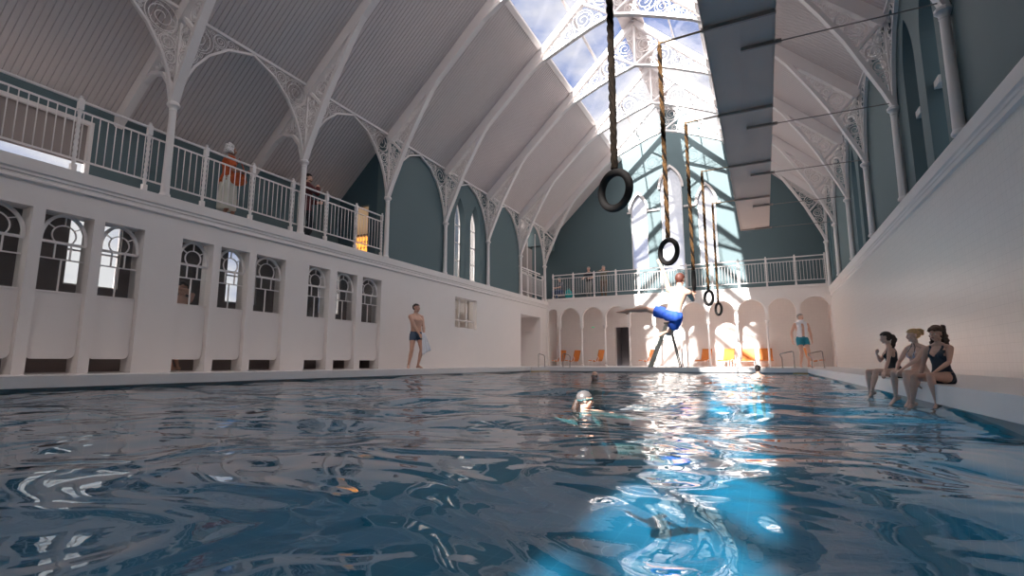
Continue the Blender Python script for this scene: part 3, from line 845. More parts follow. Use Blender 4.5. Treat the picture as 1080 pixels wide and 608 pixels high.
# ================================================================ SUSPENDED PANEL, RODS, RINGS
PZ = 4.46
panel = t = empty('suspended_panel', (-.03, 0, PZ), label='long grey panel hung below the ridge on cross bars', cat='ceiling panel')
MB().box(-.44, .44, 3.0, 18.66, .02, .13).build('panel_board', M_panel, t)
m = MB().box(-.44, -.425, 3.0, 18.66, -.02, .14).box(.425, .44, 3.0, 18.66, -.02, .14).box(-.44, .44, 18.645, 18.66, -.02, .14).box(-.012, .012, 3.0, 18.66, -.005, .025)
m.build('edge_frame', M_panel, t)
for y in (4.11, 6.80, 9.50, 12.24, 14.94): MB().box(-.46, .44, y - .02, y + .02, -.05, .0).build('cross_bar', M_panelbar, t)
for y in TY[:6]: MB().box(0, .52, y - .02, y + .02, -.05, .0).build('half_bar', M_panelbar, t)
for y in TY[1:6]:
    for x in (-.3, .3): MB().tube([(x, y, .1), (x, y, ribz(2.9) - PZ + .05)], .008, 6).build('hanger_rod', M_rod, t)
for i in range(1, 6):
    y = TY[i]
    o = MB().tube([(.48, y, PZ - .025), (XR - .02, y, PZ - .04)], .010, 6).build('tie_rod', M_rod)
    tag(o, 'thin dark tie rod from the hung panel to the %s column of the tiled wall' % ORD[i - 1], 'tie rod', 'tie rods')
RY = [4.11, 6.80, 9.47, 12.20, 14.92]
RINGW = ['largest and nearest to the viewer', 'second nearest, above the leaping bather', 'third, gripped by the leaping bather', 'fourth, beyond the leaping bather', 'smallest and farthest']
def twisted_rope(L, r):
    """three strands twisted round each other, from 0 down to -L"""
    mb = MB(); n = int(L / .022)
    for s_ in range(3):
        mb.tube([(r * .52 * math.cos(i * .5 + 2.094 * s_), r * .52 * math.sin(i * .5 + 2.094 * s_), -L * i / n) for i in range(n + 1)], r * .60, 6)
    return mb
RC = 1.44
for i, y in enumerate(RY):
    x = -1.045
    MB().tube([(-.41, y, -.03), (x + .04, y, -.045)], .015, 8).tube([(x + .03, y, -.02), (x + .03, y, -.078)], .02, 8).build('rope_arm', M_brass if i else M_rod, panel, smooth=True)
    rz = [R(-22), R(-33), R(98), R(-48), R(-55)][i]
    rr, tr = .144, .033
    if i == 2: rr = .144
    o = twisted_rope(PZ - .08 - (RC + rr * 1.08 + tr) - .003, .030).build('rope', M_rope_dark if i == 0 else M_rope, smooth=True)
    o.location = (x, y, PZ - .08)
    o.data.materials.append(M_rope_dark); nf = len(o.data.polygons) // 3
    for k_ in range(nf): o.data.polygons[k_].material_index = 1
    tag(o, 'twisted hemp rope holding the %s gymnastic ring from the viewer' % ORD[i], 'rope', 'ropes of the rings')
    mb = MB().tube([(rr * math.cos(6.2832 * k / 40), 0, rr * 1.08 * math.sin(6.2832 * k / 40)) for k in range(40)], tr, 12, closed=True)
    g = mb.build('gymnastic_ring', M_rubber, smooth=True, angle=None)
    g.location = (x, y, RC); g.rotation_euler = (0, 0, rz)
    tag(g, 'black gymnastic ring over the pool, %s' % RINGW[i], 'gymnastic ring', 'gymnastic rings')

# ================================================================ FURNITURE AND FITTINGS
# cubicle half doors with rounded lower corners
for k, (a, b) in enumerate(WINS):

    r = .09; a2, b2 = a + .004, b - .004
    pts = [(a2, WZ0)] + arc(a2 + r, .05 + r, r, 180, 270, 6) + arc(b2 - r, .05 + r, r, 270, 360, 6) + [(b2, WZ0)]
    t = empty('cubicle_door', (-8.77, a, 0), label='white half-height changing cubicle door with rounded foot, %s from the near end' % (ORD[k]), cat='door', group='changing cubicle doors')
    MB().slab([(u - a, v) for u, v in pts], [], lambda u, v, w: (-w, u, v), 0, .035).build('panel', M_white, t)
    MB().box(-.045, .01, .004, b2 - a, WZ0 - .005, WZ0 + .02).build('top_ledge', M_white, t)
    MB().box(-.002, .004, .06, b2 - a - .06, WZ0 - .20, WZ0 - .195).build('groove_bead', M_white, t)

# orange lounge chairs in the arcade
def make_chair():
    t = empty('lounge_chair')
    prof = [(-.30, .235), (-.27, .262), (-.12, .235), (.03, .215), (.10, .235), (.145, .32), (.19, .50), (.235, .665), (.245, .70)]
    mb = MB(); w = .225
    up = prof; th = .035; n = len(up); low = []
    for i, p in enumerate(up):
        q0, q1 = up[max(0, i - 1)], up[min(n - 1, i + 1)]; dx, dz = q1[0] - q0[0], q1[1] - q0[1]; L = math.hypot(dx, dz); low.append((p[0] + dz / L * th, p[1] - dx / L * th))
    ring = up + low[::-1]
    mb.loft([[(x, -w, z) for x, z in ring], [(x, w, z) for x, z in ring]])
    mb.build('seat_shell', M_orange, t, bevel=.01)
    for s_ in (-1, 1):
        y = s_ * (w + .018)
        fr = MB().tube([(-.29, y, .0), (-.27, y, .215), (-.05, y, .205)], .014, 6)
        fr.tube([(-.09, y, 0)] + [(-.0 + .095 * math.cos(R(a)), y, .19 + .085 * math.sin(R(a))) for a in range(180, -1, -20)] + [(.10, y, 0)], .016, 6)
        fr.build('side_frame', M_iron, t, smooth=True)
        MB().tube([(.10, y, .0), (.24, y, .33), (.19, y, .42)], .014, 6).build('rear_leg', M_iron, t, smooth=True)
    MB().tube([(-.27, -w - .02, .20), (-.27, w + .02, .20)], .012, 6).tube([(.09, -w - .02, .20), (.09, w + .02, .20)], .012, 6).build('cross_tube', M_iron, t)
    return t
ch0 = make_chair()
CH = [(-8.42, 22.0, -15, 'in the first narrow arch of the corner'), (-7.72, 21.95, -15, 'in the second arch from the corner'), (-6.62, 21.95, -15, 'alone in the third arch from the corner'),
      (-4.42, 21.9, -15, 'beside the stepladder, right of the dark doorway'), (-2.20, 21.95, 60, 'first one in the sunlight right of the stepladder'), (-1.36, 21.95, 62, 'second one in the sunlight'),
      (-.58, 21.9, 84, 'sunlit, just behind the bathing woman'), (.06, 21.9, 92, 'partly shaded, right of the bathing woman'), (1.62, 21.9, 190, 'behind the man with the towel round his neck')]
for i, (x, y, rz, w) in enumerate(CH):
    c = ch0 if i == 0 else copy_tree(ch0)
    c.location = (x, y, DECK); c.rotation_euler = (0, 0, R(rz))
    tag(c, 'orange lounge chair with white frame, %s' % w, 'chair', 'orange lounge chairs')

# stepladder on the far deck
t = empty('stepladder', (0, 17.4, DECK), label='tall A-frame stepladder with grey treads under the leaping bather', cat='ladder')
M_alu = mat('weathered aluminium', (0.42, 0.47, 0.44), 0.4, 0.6, var=0.3, vscale=15)
top = Vector((-2.80, 0, 1.44))
for s_ in (-1, 1):
    MB().loft([[(-3.42 + dx, s_ * .20 + dy, 0) for dx, dy in ((-.045, -.018), (.045, -.018), (.045, .018), (-.045, .018))], [(top.x - .03 + dx, s_ * .13 + dy, 1.43) for dx, dy in ((-.035, -.015), (.035, -.015), (.035, .015), (-.035, .015))]]).build('side_rail', M_alu, t)
    MB().tube([(-2.46, s_ * .18, 0), (top.x + .05, s_ * .12, 1.42)], .021, 6).build('rear_leg', mat('dark painted steel', (.09, .09, .09), .4, .4), t)
for k in range(6):
    f = (k + .7) / 6.2; x = -3.42 + (top.x + 3.39) * f
    MB().box(x - .07, x + .07, -.19 + .05 * f, .19 - .05 * f, 1.43 * f - .012, 1.43 * f + .012).build('tread', M_alu, t)
MB().box(top.x - .11, top.x + .12, -.16, .16, 1.42, 1.455).build('top_cap', mat('dark rubber cap', (.06, .07, .07), .5), t)
MB().tube([(-3.02, -.14, .86), (-2.62, -.14, .86)], .008, 6).build('spreader', M_steel, t)
MB().tube([(-3.02, .14, .86), (-2.62, .14, .86)], .008, 6).build('spreader', M_steel, t)

# grab rails at the pool corners
GR = [([(-7.28, .0), (-7.28, .47), (-7.06, .41), (-7.04, .33), (-7.04, 0)], 'outer one at the far left corner steps'),
      ([(-6.35, .0), (-6.35, .47), (-6.12, .41), (-6.08, .33), (-6.10, 0)], 'inner one at the far left corner steps'),
      ([(.76, .0), (.75, .48), (.39, .40), (.45, .29), (.45, 0)], 'inner one beside the man with the towel'),
      ([(1.50, .0), (1.48, .48), (1.10, .40), (1.20, .29), (1.20, 0)], 'outer one in front of the last orange chair')]
for p, w in GR:
    P = []
    for i, q in enumerate(p):
        if 0 < i < len(p) - 1:
            a, b = Vector(p[i - 1]), Vector(p[i + 1]); v = Vector(q)
            for s_ in (.0, .5, 1):
                d1 = v + (a - v).normalized() * .035; d2 = v + (b - v).normalized() * .035
                P.append((d1 * (1 - s_) + d2 * s_) * .5 + (d1 * (1 - s_) ** 2 + v * 2 * s_ * (1 - s_) + d2 * s_ ** 2) * .5)
        else: P.append(Vector(q))
    t = empty('grab_rail', (0, 17.0, DECK), label='bent stainless steel grab rail, %s' % w, cat='handrail', group='pool grab rails')
    MB().tube([(q.x, 0, q.y) for q in P], .014, 8).build('rail_tube', M_steel, t, smooth=True)
    for q in (p[0], p[-1]): MB().lathe([(.035, 0), (.035, .008), (.018, .012)], q[0], 0, 12).build('floor_flange', M_steel, t)

# amber lamps seen through the gallery doorway
M_amber = mat('glowing amber lamp glass', (.9, .5, .15), .4, emit=(1.0, 0.42, 0.07), estr=1.3)
pl = bpy.data.lights.new('room_lamp', 'POINT'); pl.energy = 9; pl.color = (1, .86, .7); pl.shadow_soft_size = .15
plo = bpy.data.objects.new('room_lamp', pl); C.objects.link(plo); plo.location = (-9.6, 11.0, 4.2)
t = empty('amber_screen_lamp', (-9.6, 10.62, GAL + .20), label='glowing amber slatted lamp behind the gallery doorway', cat='lamp')
MB().box(-.62, .62, -.05, .05, 0, .06).box(-.62, .62, -.05, .05, .57, .60).box(-.5, -.4, -.04, .04, -.20, 0).box(.4, .5, -.04, .04, -.20, 0).build('frame', M_brown2, t)
for k in range(11):
    x = -.57 + k * .114
    for j in range(3): MB().lathe([(.02, 0), (.036, .04), (.036, .11), (.02, .15)], x, 0, 8, z0=.07 + j * .165).build('lamp_glass', M_amber, t)
pl = bpy.data.lights.new('office_fill', 'POINT'); pl.energy = 14; pl.color = (1, .93, .85); pl.shadow_soft_size = .15  # unseen fill light, added to brighten the room behind the hatch
plo = bpy.data.objects.new('office_fill', pl); C.objects.link(plo); plo.location = (-9.8, 13.9, 2.1)
pl = bpy.data.lights.new('alcove_fill', 'POINT'); pl.energy = 22; pl.color = (1, .95, .9); pl.shadow_soft_size = .2  # added fill without a visible fitting, lifts the dark corner alcove
plo = bpy.data.objects.new('alcove_fill', pl); C.objects.link(plo); plo.location = (-10.0, 20.6, 5.7)
# green exit sign in the arcade
t = tag(MB().box(-6.98, -6.86, YT - .03, YT - .005, 1.56, 1.60).build('exit_sign', mat('green sign', (.05, .5, .25), .4, emit=(.1, .8, .5), estr=.3)), 'tiny green exit sign on the arcade back wall', 'sign')

# ================================================================ PEOPLE
def V(*a): return Vector(a)
def nrm(v): return Vector(v).normalized()
class Body:
    """one continuous skin grown from a posed skeleton, life size, standing at the local origin facing +y"""
    def __init__(s, H=1.75, female=False, pelvis=(0, 0, .93), spine=(0, 0, 1), facing=0, sh_turn=0, sh_tilt=0, head=(0, 0, 1), head_turn=0,
                 armL=((-.25, 0, -1), (-.1, .15, -1)), armR=((.25, 0, -1), (.1, .15, -1)), legL=((-.05, 0, -1), (0, -.03, -1)), legR=((.05, 0, -1), (0, -.03, -1)),
                 footL=(0, 1, -.12), footR=(0, 1, -.12), handL=None, handR=None, palmL=None, palmR=None, curl=.5, slim=1.0, reachL=None, reachR=None, footposL=None, footposR=None, kneeL=(0, 1, 0), kneeR=(0, 1, 0), elbowL=(-.4, -.6, -.5), elbowR=(.4, -.6, -.5)):
        s.H, s.f = H, female; k = H / 1.75; s.k = k; s.slim = slim
        Rz = Matrix.Rotation(facing, 3, 'Z')
        U = nrm(spine); F0 = Rz @ V(0, 1, 0); F = (F0 - U * F0.dot(U)).normalized(); Rt = F.cross(U).normalized()
        s.U, s.F, s.Rt = U, F, Rt
        s.pel = V(*pelvis)
        s.neck0 = s.pel + U * .50 * k
        T = Matrix.Rotation(sh_turn, 3, U); T2 = Matrix.Rotation(sh_tilt, 3, F)
        s.SR = (T2 @ (T @ Rt)).normalized(); s.SF = (T @ F).normalized()
        hw = (.165 if female else .190) * k
        s.shL = s.neck0 - U * .045 * k - s.SR * hw; s.shR = s.neck0 - U * .045 * k + s.SR * hw
        hd = nrm(head)
        s.neck1 = s.neck0 + (U * .35 + hd * .65).normalized() * .075 * k
        s.HU = hd; hf = Matrix.Rotation(head_turn, 3, 'Z') @ F0; s.HF = (hf - hd * hf.dot(hd)).normalized(); s.HR = s.HF.cross(s.HU).normalized()
        s.hc = s.neck1 + hd * .115 * k + s.HF * .012 * k
        ua, fa, th, sh = .290 * k, .255 * k, .430 * k, .425 * k
        hp = .090 * k if not female else .092 * k
        def ik(a, b, l1, l2, pole):
            b = V(*b); d = b - a; L = min(d.length, l1 + l2 - .002); d = d.normalized(); x = (l1 * l1 - l2 * l2 + L * L) / (2 * L)
            h = math.sqrt(max(0, l1 * l1 - x * x)); p = V(*pole); p = (p - d * p.dot(d)).normalized()
            return a + d * x + p * h, a + d * L
        def limb(a, dirs, l1, l2, tgt, pole):
            if tgt is not None: return ik(a, tgt, l1, l2, pole)
            m = a + nrm(dirs[0]) * l1; return m, m + nrm(dirs[1]) * l2
        s.elL, s.wrL = limb(s.shL, armL, ua, fa, reachL, elbowL); s.elR, s.wrR = limb(s.shR, armR, ua, fa, reachR, elbowR)
        s.hpL = s.pel - Rt * hp - U * .02 * k; s.hpR = s.pel + Rt * hp - U * .02 * k
        s.knL, s.anL = limb(s.hpL, legL, th, sh, footposL, kneeL); s.knR, s.anR = limb(s.hpR, legR, th, sh, footposR, kneeR)
        s.ftL, s.ftR = nrm(footL), nrm(footR)
        s.hdL = nrm(handL) if handL else (s.wrL - s.elL).normalized(); s.hdR = nrm(handR) if handR else (s.wrR - s.elR).normalized()
        s.pmL = V(*palmL) if palmL else s.Rt; s.pmR = V(*palmR) if palmR else -s.Rt
        s.curl = curl
        s.bones = {'torso': (s.pel, s.neck0, .13 * k), 'neck': (s.neck0 + U * .03 * k, s.neck1, .055 * k), 'head': (s.hc, s.hc + s.HU * .03, .10 * k),
                   'uaL': (s.shL, s.elL, .045 * k), 'faL': (s.elL, s.wrL, .036 * k), 'haL': (s.wrL, s.wrL + s.hdL * .16 * k, .03 * k),
                   'uaR': (s.shR, s.elR, .045 * k), 'faR': (s.elR, s.wrR, .036 * k), 'haR': (s.wrR, s.wrR + s.hdR * .16 * k, .03 * k),
                   'thL': (s.hpL, s.knL, .08 * k), 'shL': (s.knL, s.anL, .05 * k), 'foL': (s.anL, s.anL + s.ftL * .18 * k, .04 * k),
                   'thR': (s.hpR, s.knR, .08 * k), 'shR': (s.knR, s.anR, .05 * k), 'foR': (s.anR, s.anR + s.ftR * .18 * k, .04 * k)}
    def tl(s, mb, P, r, flat=None, n=14):
        """tapered round limb with rounded ends"""
        P = [p.copy() for p in P]; m = len(P); rings = []
        d0, d1 = (P[1] - P[0]).normalized(), (P[-1] - P[-2]).normalized()
        P2 = [P[0] - d0 * r[0] * .9, P[0] - d0 * r[0] * .55] + P + [P[-1] + d1 * r[-1] * .55, P[-1] + d1 * r[-1] * .9]; r2 = [r[0] * .30, r[0] * .80] + list(r) + [r[-1] * .80, r[-1] * .30]
        up = None
        for i, p in enumerate(P2):
            t = (P2[min(i + 1, len(P2) - 1)] - P2[max(i - 1, 0)]).normalized()
            if up is None: up = t.orthogonal().normalized()
            else: up = (up - t * up.dot(t)).normalized()
            sd = t.cross(up)
            rings.append([p + (up * math.cos(2 * math.pi * j / n) + sd * math.sin(2 * math.pi * j / n)) * r2[i] for j in range(n)])
        mb.loft(rings)
    def hand(s, mb, w, d, pn, side, k):
        pn = (pn - d * pn.dot(d)).normalized(); sd = d.cross(pn).normalized() * side     # pn palm normal, sd towards the thumb
        M = Matrix((sd, d, pn)).transposed()
        mb.ell(w + d * .050 * k, .040 * k, .056 * k, .017 * k, M)
        mb.ell(w + d * .012 * k, .027 * k, .035 * k, .020 * k, M)
        for j, (o, L) in enumerate(((.030, .078), (.010, .088), (-.010, .082), (-.029, .064))):
            b = w + d * .085 * k + sd * o * k; c = s.curl; a1 = .25 + c * .7; a2 = a1 + c * .9; a3 = a2 + c * .6
            sp = sd * (o * 1.6)
            e1 = b + (d * math.cos(a1 * .6) + pn * math.sin(a1 * .6) + sp).normalized() * L * .45 * k
            e2 = e1 + (d * math.cos(a2) + pn * math.sin(a2) + sp).normalized() * L * .32 * k
            e3 = e2 + (d * math.cos(a3) + pn * math.sin(a3)).normalized() * L * .24 * k
            s.tl(mb, [b - d * .02 * k, b, e1, e2, e3], [.0095 * k, .0092 * k, .0088 * k, .0082 * k, .0072 * k], n=8)
        t0 = w + d * .025 * k + sd * .026 * k; t1 = t0 + (d * .7 + sd * .75 + pn * .25).normalized() * .040 * k; t2 = t1 + (d * .9 + sd * .25 + pn * .4 * (1 + s.curl)).normalized() * .032 * k
        s.tl(mb, [t0, t1, t2], [.014 * k, .011 * k, .0085 * k], n=8)
    def foot(s, mb, an, d, shin, k):
        up = -shin; up = (up - d * up.dot(d)); up = up.normalized() if up.length > .2 else V(0, 0, 1); sd = d.cross(up).normalized()
        M = Matrix((sd, d, up)).transposed()
        heel = an - up * .045 * k - d * .030 * k
        mb.ell(heel, .031 * k, .040 * k, .034 * k, M)
        rings = []
        for t, w, h, z in ((-.02, .030, .036, -.030), (.03, .033, .040, -.030), (.08, .037, .030, -.045), (.13, .042, .021, -.057), (.165, .040, .015, -.063), (.185, .030, .010, -.066)):
            c = an + d * t * k + up * z * k
            rings.append([c + sd * w * k * math.cos(2 * math.pi * j / 12) + up * h * k * math.sin(2 * math.pi * j / 12) for j in range(12)])
        mb.loft(rings)
        for j in range(5):
            o = (-.028 + .014 * j) * k
            s.tl(mb, [an + d * .165 * k + sd * o - up * .066 * k, an + d * (.200 - .008 * abs(j - 1.5)) * k + sd * o * 1.05 - up * .069 * k], [.0095 * k, .008 * k], n=8)
    def make(s, parent, skin, voxel=.0075, hands=True, feet=True):
        k, f, mb = s.k, s.f, MB(); U, F, Rt = s.U, s.F, s.Rt
        # torso: (height along spine, half width, half depth, forward shift)
        sec = [(-.13, .070, .065, -.01), (-.10, .135, .100, -.012), (-.04, .172, .118, -.015), (.03, .168, .112, -.008), (.12, .132, .092, .0), (.19, .122, .086, .004), (.27, .134, .095, .006), (.35, .148, .108, .006), (.41, .150, .100, -.004), (.455, .130, .078, -.012), (.49, .085, .060, -.012), (.52, .055, .052, -.008)] if f else \
              [(-.13, .070, .065, -.01), (-.10, .130, .098, -.012), (-.04, .158, .112, -.012), (.03, .154, .108, -.004), (.12, .145, .100, .004), (.20, .148, .102, .006), (.28, .162, .112, .006), (.36, .176, .122, .004), (.42, .178, .108, -.006), (.46, .150, .085, -.014), (.50, .095, .066, -.014), (.53, .060, .058, -.008)]
        rings = []
        for t, w, d, sh in sec:
            m = max(0, min(1, (t - .10) / .3)); rr = Rt.lerp(s.SR, m).normalized(); ff = F.lerp(s.SF, m).normalized(); w *= s.slim
            c = s.pel + U * t * k + ff * sh * k; ring = []
            for j in range(28):
                a = 2 * math.pi * j / 28; ca, sa = math.cos(a), math.sin(a)
                ring.append(c + rr * w * k * math.copysign(abs(ca) ** .85, ca) + ff * d * k * math.copysign(abs(sa) ** .9, sa))
            rings.append(ring)
        mb.loft(rings)
        ch = s.pel + U * .365 * k + s.SF * .085 * k
        for sg in (-1, 1):
            if f: mb.ell(ch + s.SR * sg * .068 * k - U * .02 * k, .054 * k, .050 * k, .056 * k, Matrix((s.SR, s.SF, U)).transposed())
            else: mb.ell(ch + s.SR * sg * .075 * k, .075 * k, .036 * k, .050 * k, Matrix((s.SR, s.SF, U)).transposed())
            mb.ell(s.pel - U * .055 * k - F * .055 * k + Rt * sg * .075 * k, .078 * k, .075 * k, .085 * k, Matrix((Rt, F, U)).transposed())
            # trapezius and scapula
            s.tl(mb, [s.neck0 + U * .03 * k, (s.neck0 * .5 + (s.shL if sg < 0 else s.shR) * .5) + U * .018 * k, (s.shL if sg < 0 else s.shR)], [.045 * k, .042 * k, .046 * k])
        s.tl(mb, [s.neck0 - U * .02 * k, s.neck0 + (s.neck1 - s.neck0) * .6, s.neck1 + s.HU * .04 * k], [(.052 if f else .060) * k, (.046 if f else .055) * k, (.046 if f else .054) * k])
        # arms
        g = .88 if f else 1.08
        for sh, el, wr, hd, pm, sd in ((s.shL, s.elL, s.wrL, s.hdL, s.pmL, -1), (s.shR, s.elR, s.wrR, s.hdR, s.pmR, 1)):
            s.tl(mb, [sh, sh.lerp(el, .25), sh.lerp(el, .5), sh.lerp(el, .85), el], [.052 * g * k, .050 * g * k, .046 * g * k, .037 * g * k, .036 * g * k])
            s.tl(mb, [el, el.lerp(wr, .22), el.lerp(wr, .55), el.lerp(wr, .9), wr], [.037 * g * k, .041 * g * k, .035 * g * k, .025 * g * k, .024 * g * k])
            if hands: s.hand(mb, wr, hd, pm, sd, k)
        q = 1.0 if f else 1.0
        for hp, kn, an, ft in ((s.hpL, s.knL, s.anL, s.ftL), (s.hpR, s.knR, s.anR, s.ftR)):
            s.tl(mb, [hp, hp.lerp(kn, .2), hp.lerp(kn, .5), hp.lerp(kn, .85), kn], [.088 * q * k, .087 * q * k, .073 * q * k, .056 * k, .054 * k], n=18)
            mid = kn.lerp(an, .3); back = (kn - hp).normalized(); cal = (mid - kn).normalized().cross(Rt)
            s.tl(mb, [kn, kn.lerp(an, .15), mid, kn.lerp(an, .6), kn.lerp(an, .9), an], [.053 * k, .052 * k, .056 * k, .043 * k, .032 * k, .033 * k])
            if feet: s.foot(mb, an, ft, (an - kn).normalized(), k)
        # head with brow, nose, lips, chin and ears
        M = Matrix((s.HR, s.HF, s.HU)).transposed(); c = s.hc; L = lambda x, y, z: c + M @ Vector((x * k, y * k, z * k))
        mb.ell(L(0, -.012, .028), .077 * k, .098 * k, .088 * k, M, 20, 14)
        mb.ell(L(0, .022, -.025), .062 * k, .068 * k, .078 * k, M, 18, 12)
        mb.ell(L(0, .040, -.075), .040 * k, .040 * k, .034 * k, M)
        mb.ell(L(0, .070, -.092), .018 * k, .017 * k, .015 * k, M)
        for sg in (-1, 1):
            mb.ell(L(sg * .050, .005, -.070), .020 * k, .035 * k, .030 * k, M)
            mb.ell(L(sg * .030, .074, .026), .024 * k, .014 * k, .009 * k, M)
            mb.ell(L(sg * .040, .062, -.018), .020 * k, .018 * k, .018 * k, M)
            mb.ell(L(sg * .076, -.008, -.006), .011 * k, .020 * k, .031 * k, M)
        s.tl(mb, [L(0, .082, .022), L(0, .092, .0), L(0, .106, -.022)], [.010 * k, .010 * k, .013 * k], n=10)
        for sg in (-1, 1): mb.ell(L(sg * .011, .096, -.025), .008 * k, .010 * k, .008 * k, M)
        mb.ell(L(0, .084, -.052), .024 * k, .012 * k, .010 * k, M)
        me = mb.mesh('body', None)
        o = bpy.data.objects.new('body_tmp', me); C.objects.link(o)
        r = o.modifiers.new('r', 'REMESH'); r.mode = 'VOXEL'; r.voxel_size = voxel; r.adaptivity = 0
        sm = o.modifiers.new('s', 'SMOOTH'); sm.factor = .5; sm.iterations = 3
        dg = bpy.context.evaluated_depsgraph_get(); dg.update()
        me2 = bpy.data.meshes.new_from_object(o.evaluated_get(dg)); C.objects.unlink(o); bpy.data.objects.remove(o)
        me2.name = 'body'; me2.materials.clear(); me2.materials.append(skin)
        for p in me2.polygons: p.use_smooth = True
        b = bpy.data.objects.new('body', me2); C.objects.link(b); b.parent = parent
        s.obj = b
        n = len(me2.vertices); co = np.empty(n * 3); me2.vertices.foreach_get('co', co); s.co = co.reshape(-1, 3)
        no = np.empty(n * 3); me2.vertices.foreach_get('normal', no) if False else me2.vertices.foreach_get('normal', no); s.no = no.reshape(-1, 3)
        names = list(s.bones); D = []; TT = []
        for nm in names:
            a, b2, rr = s.bones[nm]; a, b2 = np.array(a), np.array(b2); d = b2 - a; t = ((s.co - a) @ d) / (d @ d); tc = np.clip(t, 0, 1)
            D.append(np.linalg.norm(s.co - (a + tc[:, None] * d), axis=1) - rr); TT.append(t)
        s.bi = np.argmin(D, axis=0); s.names = names; s.TT = np.array(TT)
        # eyes and lips on the finished face
        for sg in (-1, 1):
            e = MB().ell(L(sg * .030, .0755, .006), .0125 * k, .009 * k, .0085 * k, M, 12, 8).build('eye', M_eye, parent, smooth=True, angle=None)
            MB().ell(L(sg * .030, .0815, .006), .006 * k, .0045 * k, .006 * k, M, 10, 6).build('iris', M_iris, e, smooth=True, angle=None)
        MB().ell(L(0, .0905, -.052), .023 * k, .008 * k, .0075 * k, M, 12, 8).build('lips', M_lip, parent, smooth=True, angle=None)
        return b
    def on(s, *nms): return np.isin(s.bi, [s.names.index(n) for n in nms])
    def t(s, nm): return s.TT[s.names.index(nm)]
    def loc(s):
        """torso coordinates: height above pelvis, sideways, forward, in units of a 1.75 m body"""
        d = s.co - np.array(s.pel); return d @ np.array(s.U) / s.k, d @ np.array(s.Rt) / s.k, d @ np.array(s.F) / s.k
    def hloc(s):
        d = s.co - np.array(s.hc); return d @ np.array(s.HR) / s.k, d @ np.array(s.HF) / s.k, d @ np.array(s.HU) / s.k
    def grow(s, name, mask, off, m, parent=None, label=None, noise_amp=0, fold=0):
        """garment or hair lifted off the skin where mask is true, with a rim back down to the skin"""
        me = s.obj.data; fs = [tuple(p.vertices) for p in me.polygons]
        keep = [f for f in fs if all(mask[i] for i in f)]
        if not keep: return None
        ids = sorted({i for f in keep for i in f}); mp_ = {v: j for j, v in enumerate(ids)}; n = len(ids)
        offs = off[ids] if isinstance(off, np.ndarray) else np.full(n, off)
        P = s.co[ids]; N = s.no[ids]
        if noise_amp or fold:
            for j in range(n):
                p = Vector(P[j]) * 14
                offs[j] += noise_amp * noise.noise(p * 1.6) + fold * noise.noise(Vector((p.x, p.y, p.z * .35)))
        top = P + N * offs[:, None]; bot = P + N * .0005
        vs = np.concatenate([top, bot]); cnt = {}
        for f in keep:
            for a, b in zip(f, f[1:] + f[:1]): cnt[(a, b)] = 1
        nf = [tuple(mp_[i] for i in f) for f in keep]
        for (a, b) in list(cnt):
            if (b, a) not in cnt: nf.append((mp_[b], mp_[a], mp_[a] + n, mp_[b] + n))
        mb = MB(); mb.add(vs.tolist(), nf)
        me2 = bpy.data.meshes.new(name); me2.from_pydata([tuple(v) for v in mb.v], [], mb.f)
        for p in me2.polygons: p.use_smooth = True
        me2.materials.append(m)
        o = bpy.data.objects.new(name, me2); C.objects.link(o); o.parent = parent or s.obj.parent
        if label: o['label'] = label
        return o
    def hair(s, m, line=.045, back=-.06, off=.012, amp=.004, label=None, sides=-.02):
        x, y, z = s.hloc()
        msk = s.on('head', 'neck') & (((z > line) & (y < .075)) | ((y < .012) & (z > sides) & (np.abs(x) < .2)) | ((y < -.02) & (z > back)))
        msk &= ~((np.abs(x) > .072) & (z < .03) & (z > -.05) & (y > -.035) & (y < .02))
        return s.grow('hair', msk, off, m, noise_amp=amp, label=label)

def blob(name, mb, m, parent, voxel=.008, smooth=4, amp=0, label=None):
    """join overlapping forms into one smooth surface"""
    o = bpy.data.objects.new('tmp', mb.mesh('tmp', None)); C.objects.link(o)
    r = o.modifiers.new('r', 'REMESH'); r.mode = 'VOXEL'; r.voxel_size = voxel
    sm = o.modifiers.new('s', 'SMOOTH'); sm.factor = .5; sm.iterations = smooth
    dg = bpy.context.evaluated_depsgraph_get(); dg.update()
    me = bpy.data.meshes.new_from_object(o.evaluated_get(dg)); bpy.data.objects.remove(o)
    me.name = name; me.materials.clear(); me.materials.append(m)
    for p in me.polygons: p.use_smooth = True
    if amp:
        for v in me.vertices: v.co += v.normal * amp * noise.noise(v.co * 28)
    b = bpy.data.objects.new(name, me); C.objects.link(b); b.parent = parent
    if label: b['label'] = label
    return b
def person(loc, rz, label, scale=1.0, group=None):
    return empty('person', loc, rz, label, 'person', group, scale)
def shorts(B, m, length=.45, off=.010, name='swim_shorts', waist=.06, fold=.004):
    z, x, y = B.loc(); t = {n: B.t(n) for n in ('thL', 'thR')}
    msk = (B.on('torso') & (z < waist)) | (B.on('thL') & (t['thL'] < length)) | (B.on('thR') & (t['thR'] < length))
    tt = np.clip(np.where(B.on('thL'), t['thL'], np.where(B.on('thR'), t['thR'], 0)), 0, 1)
    return B.grow(name, msk, off + off * 1.6 * tt, m, fold=fold)
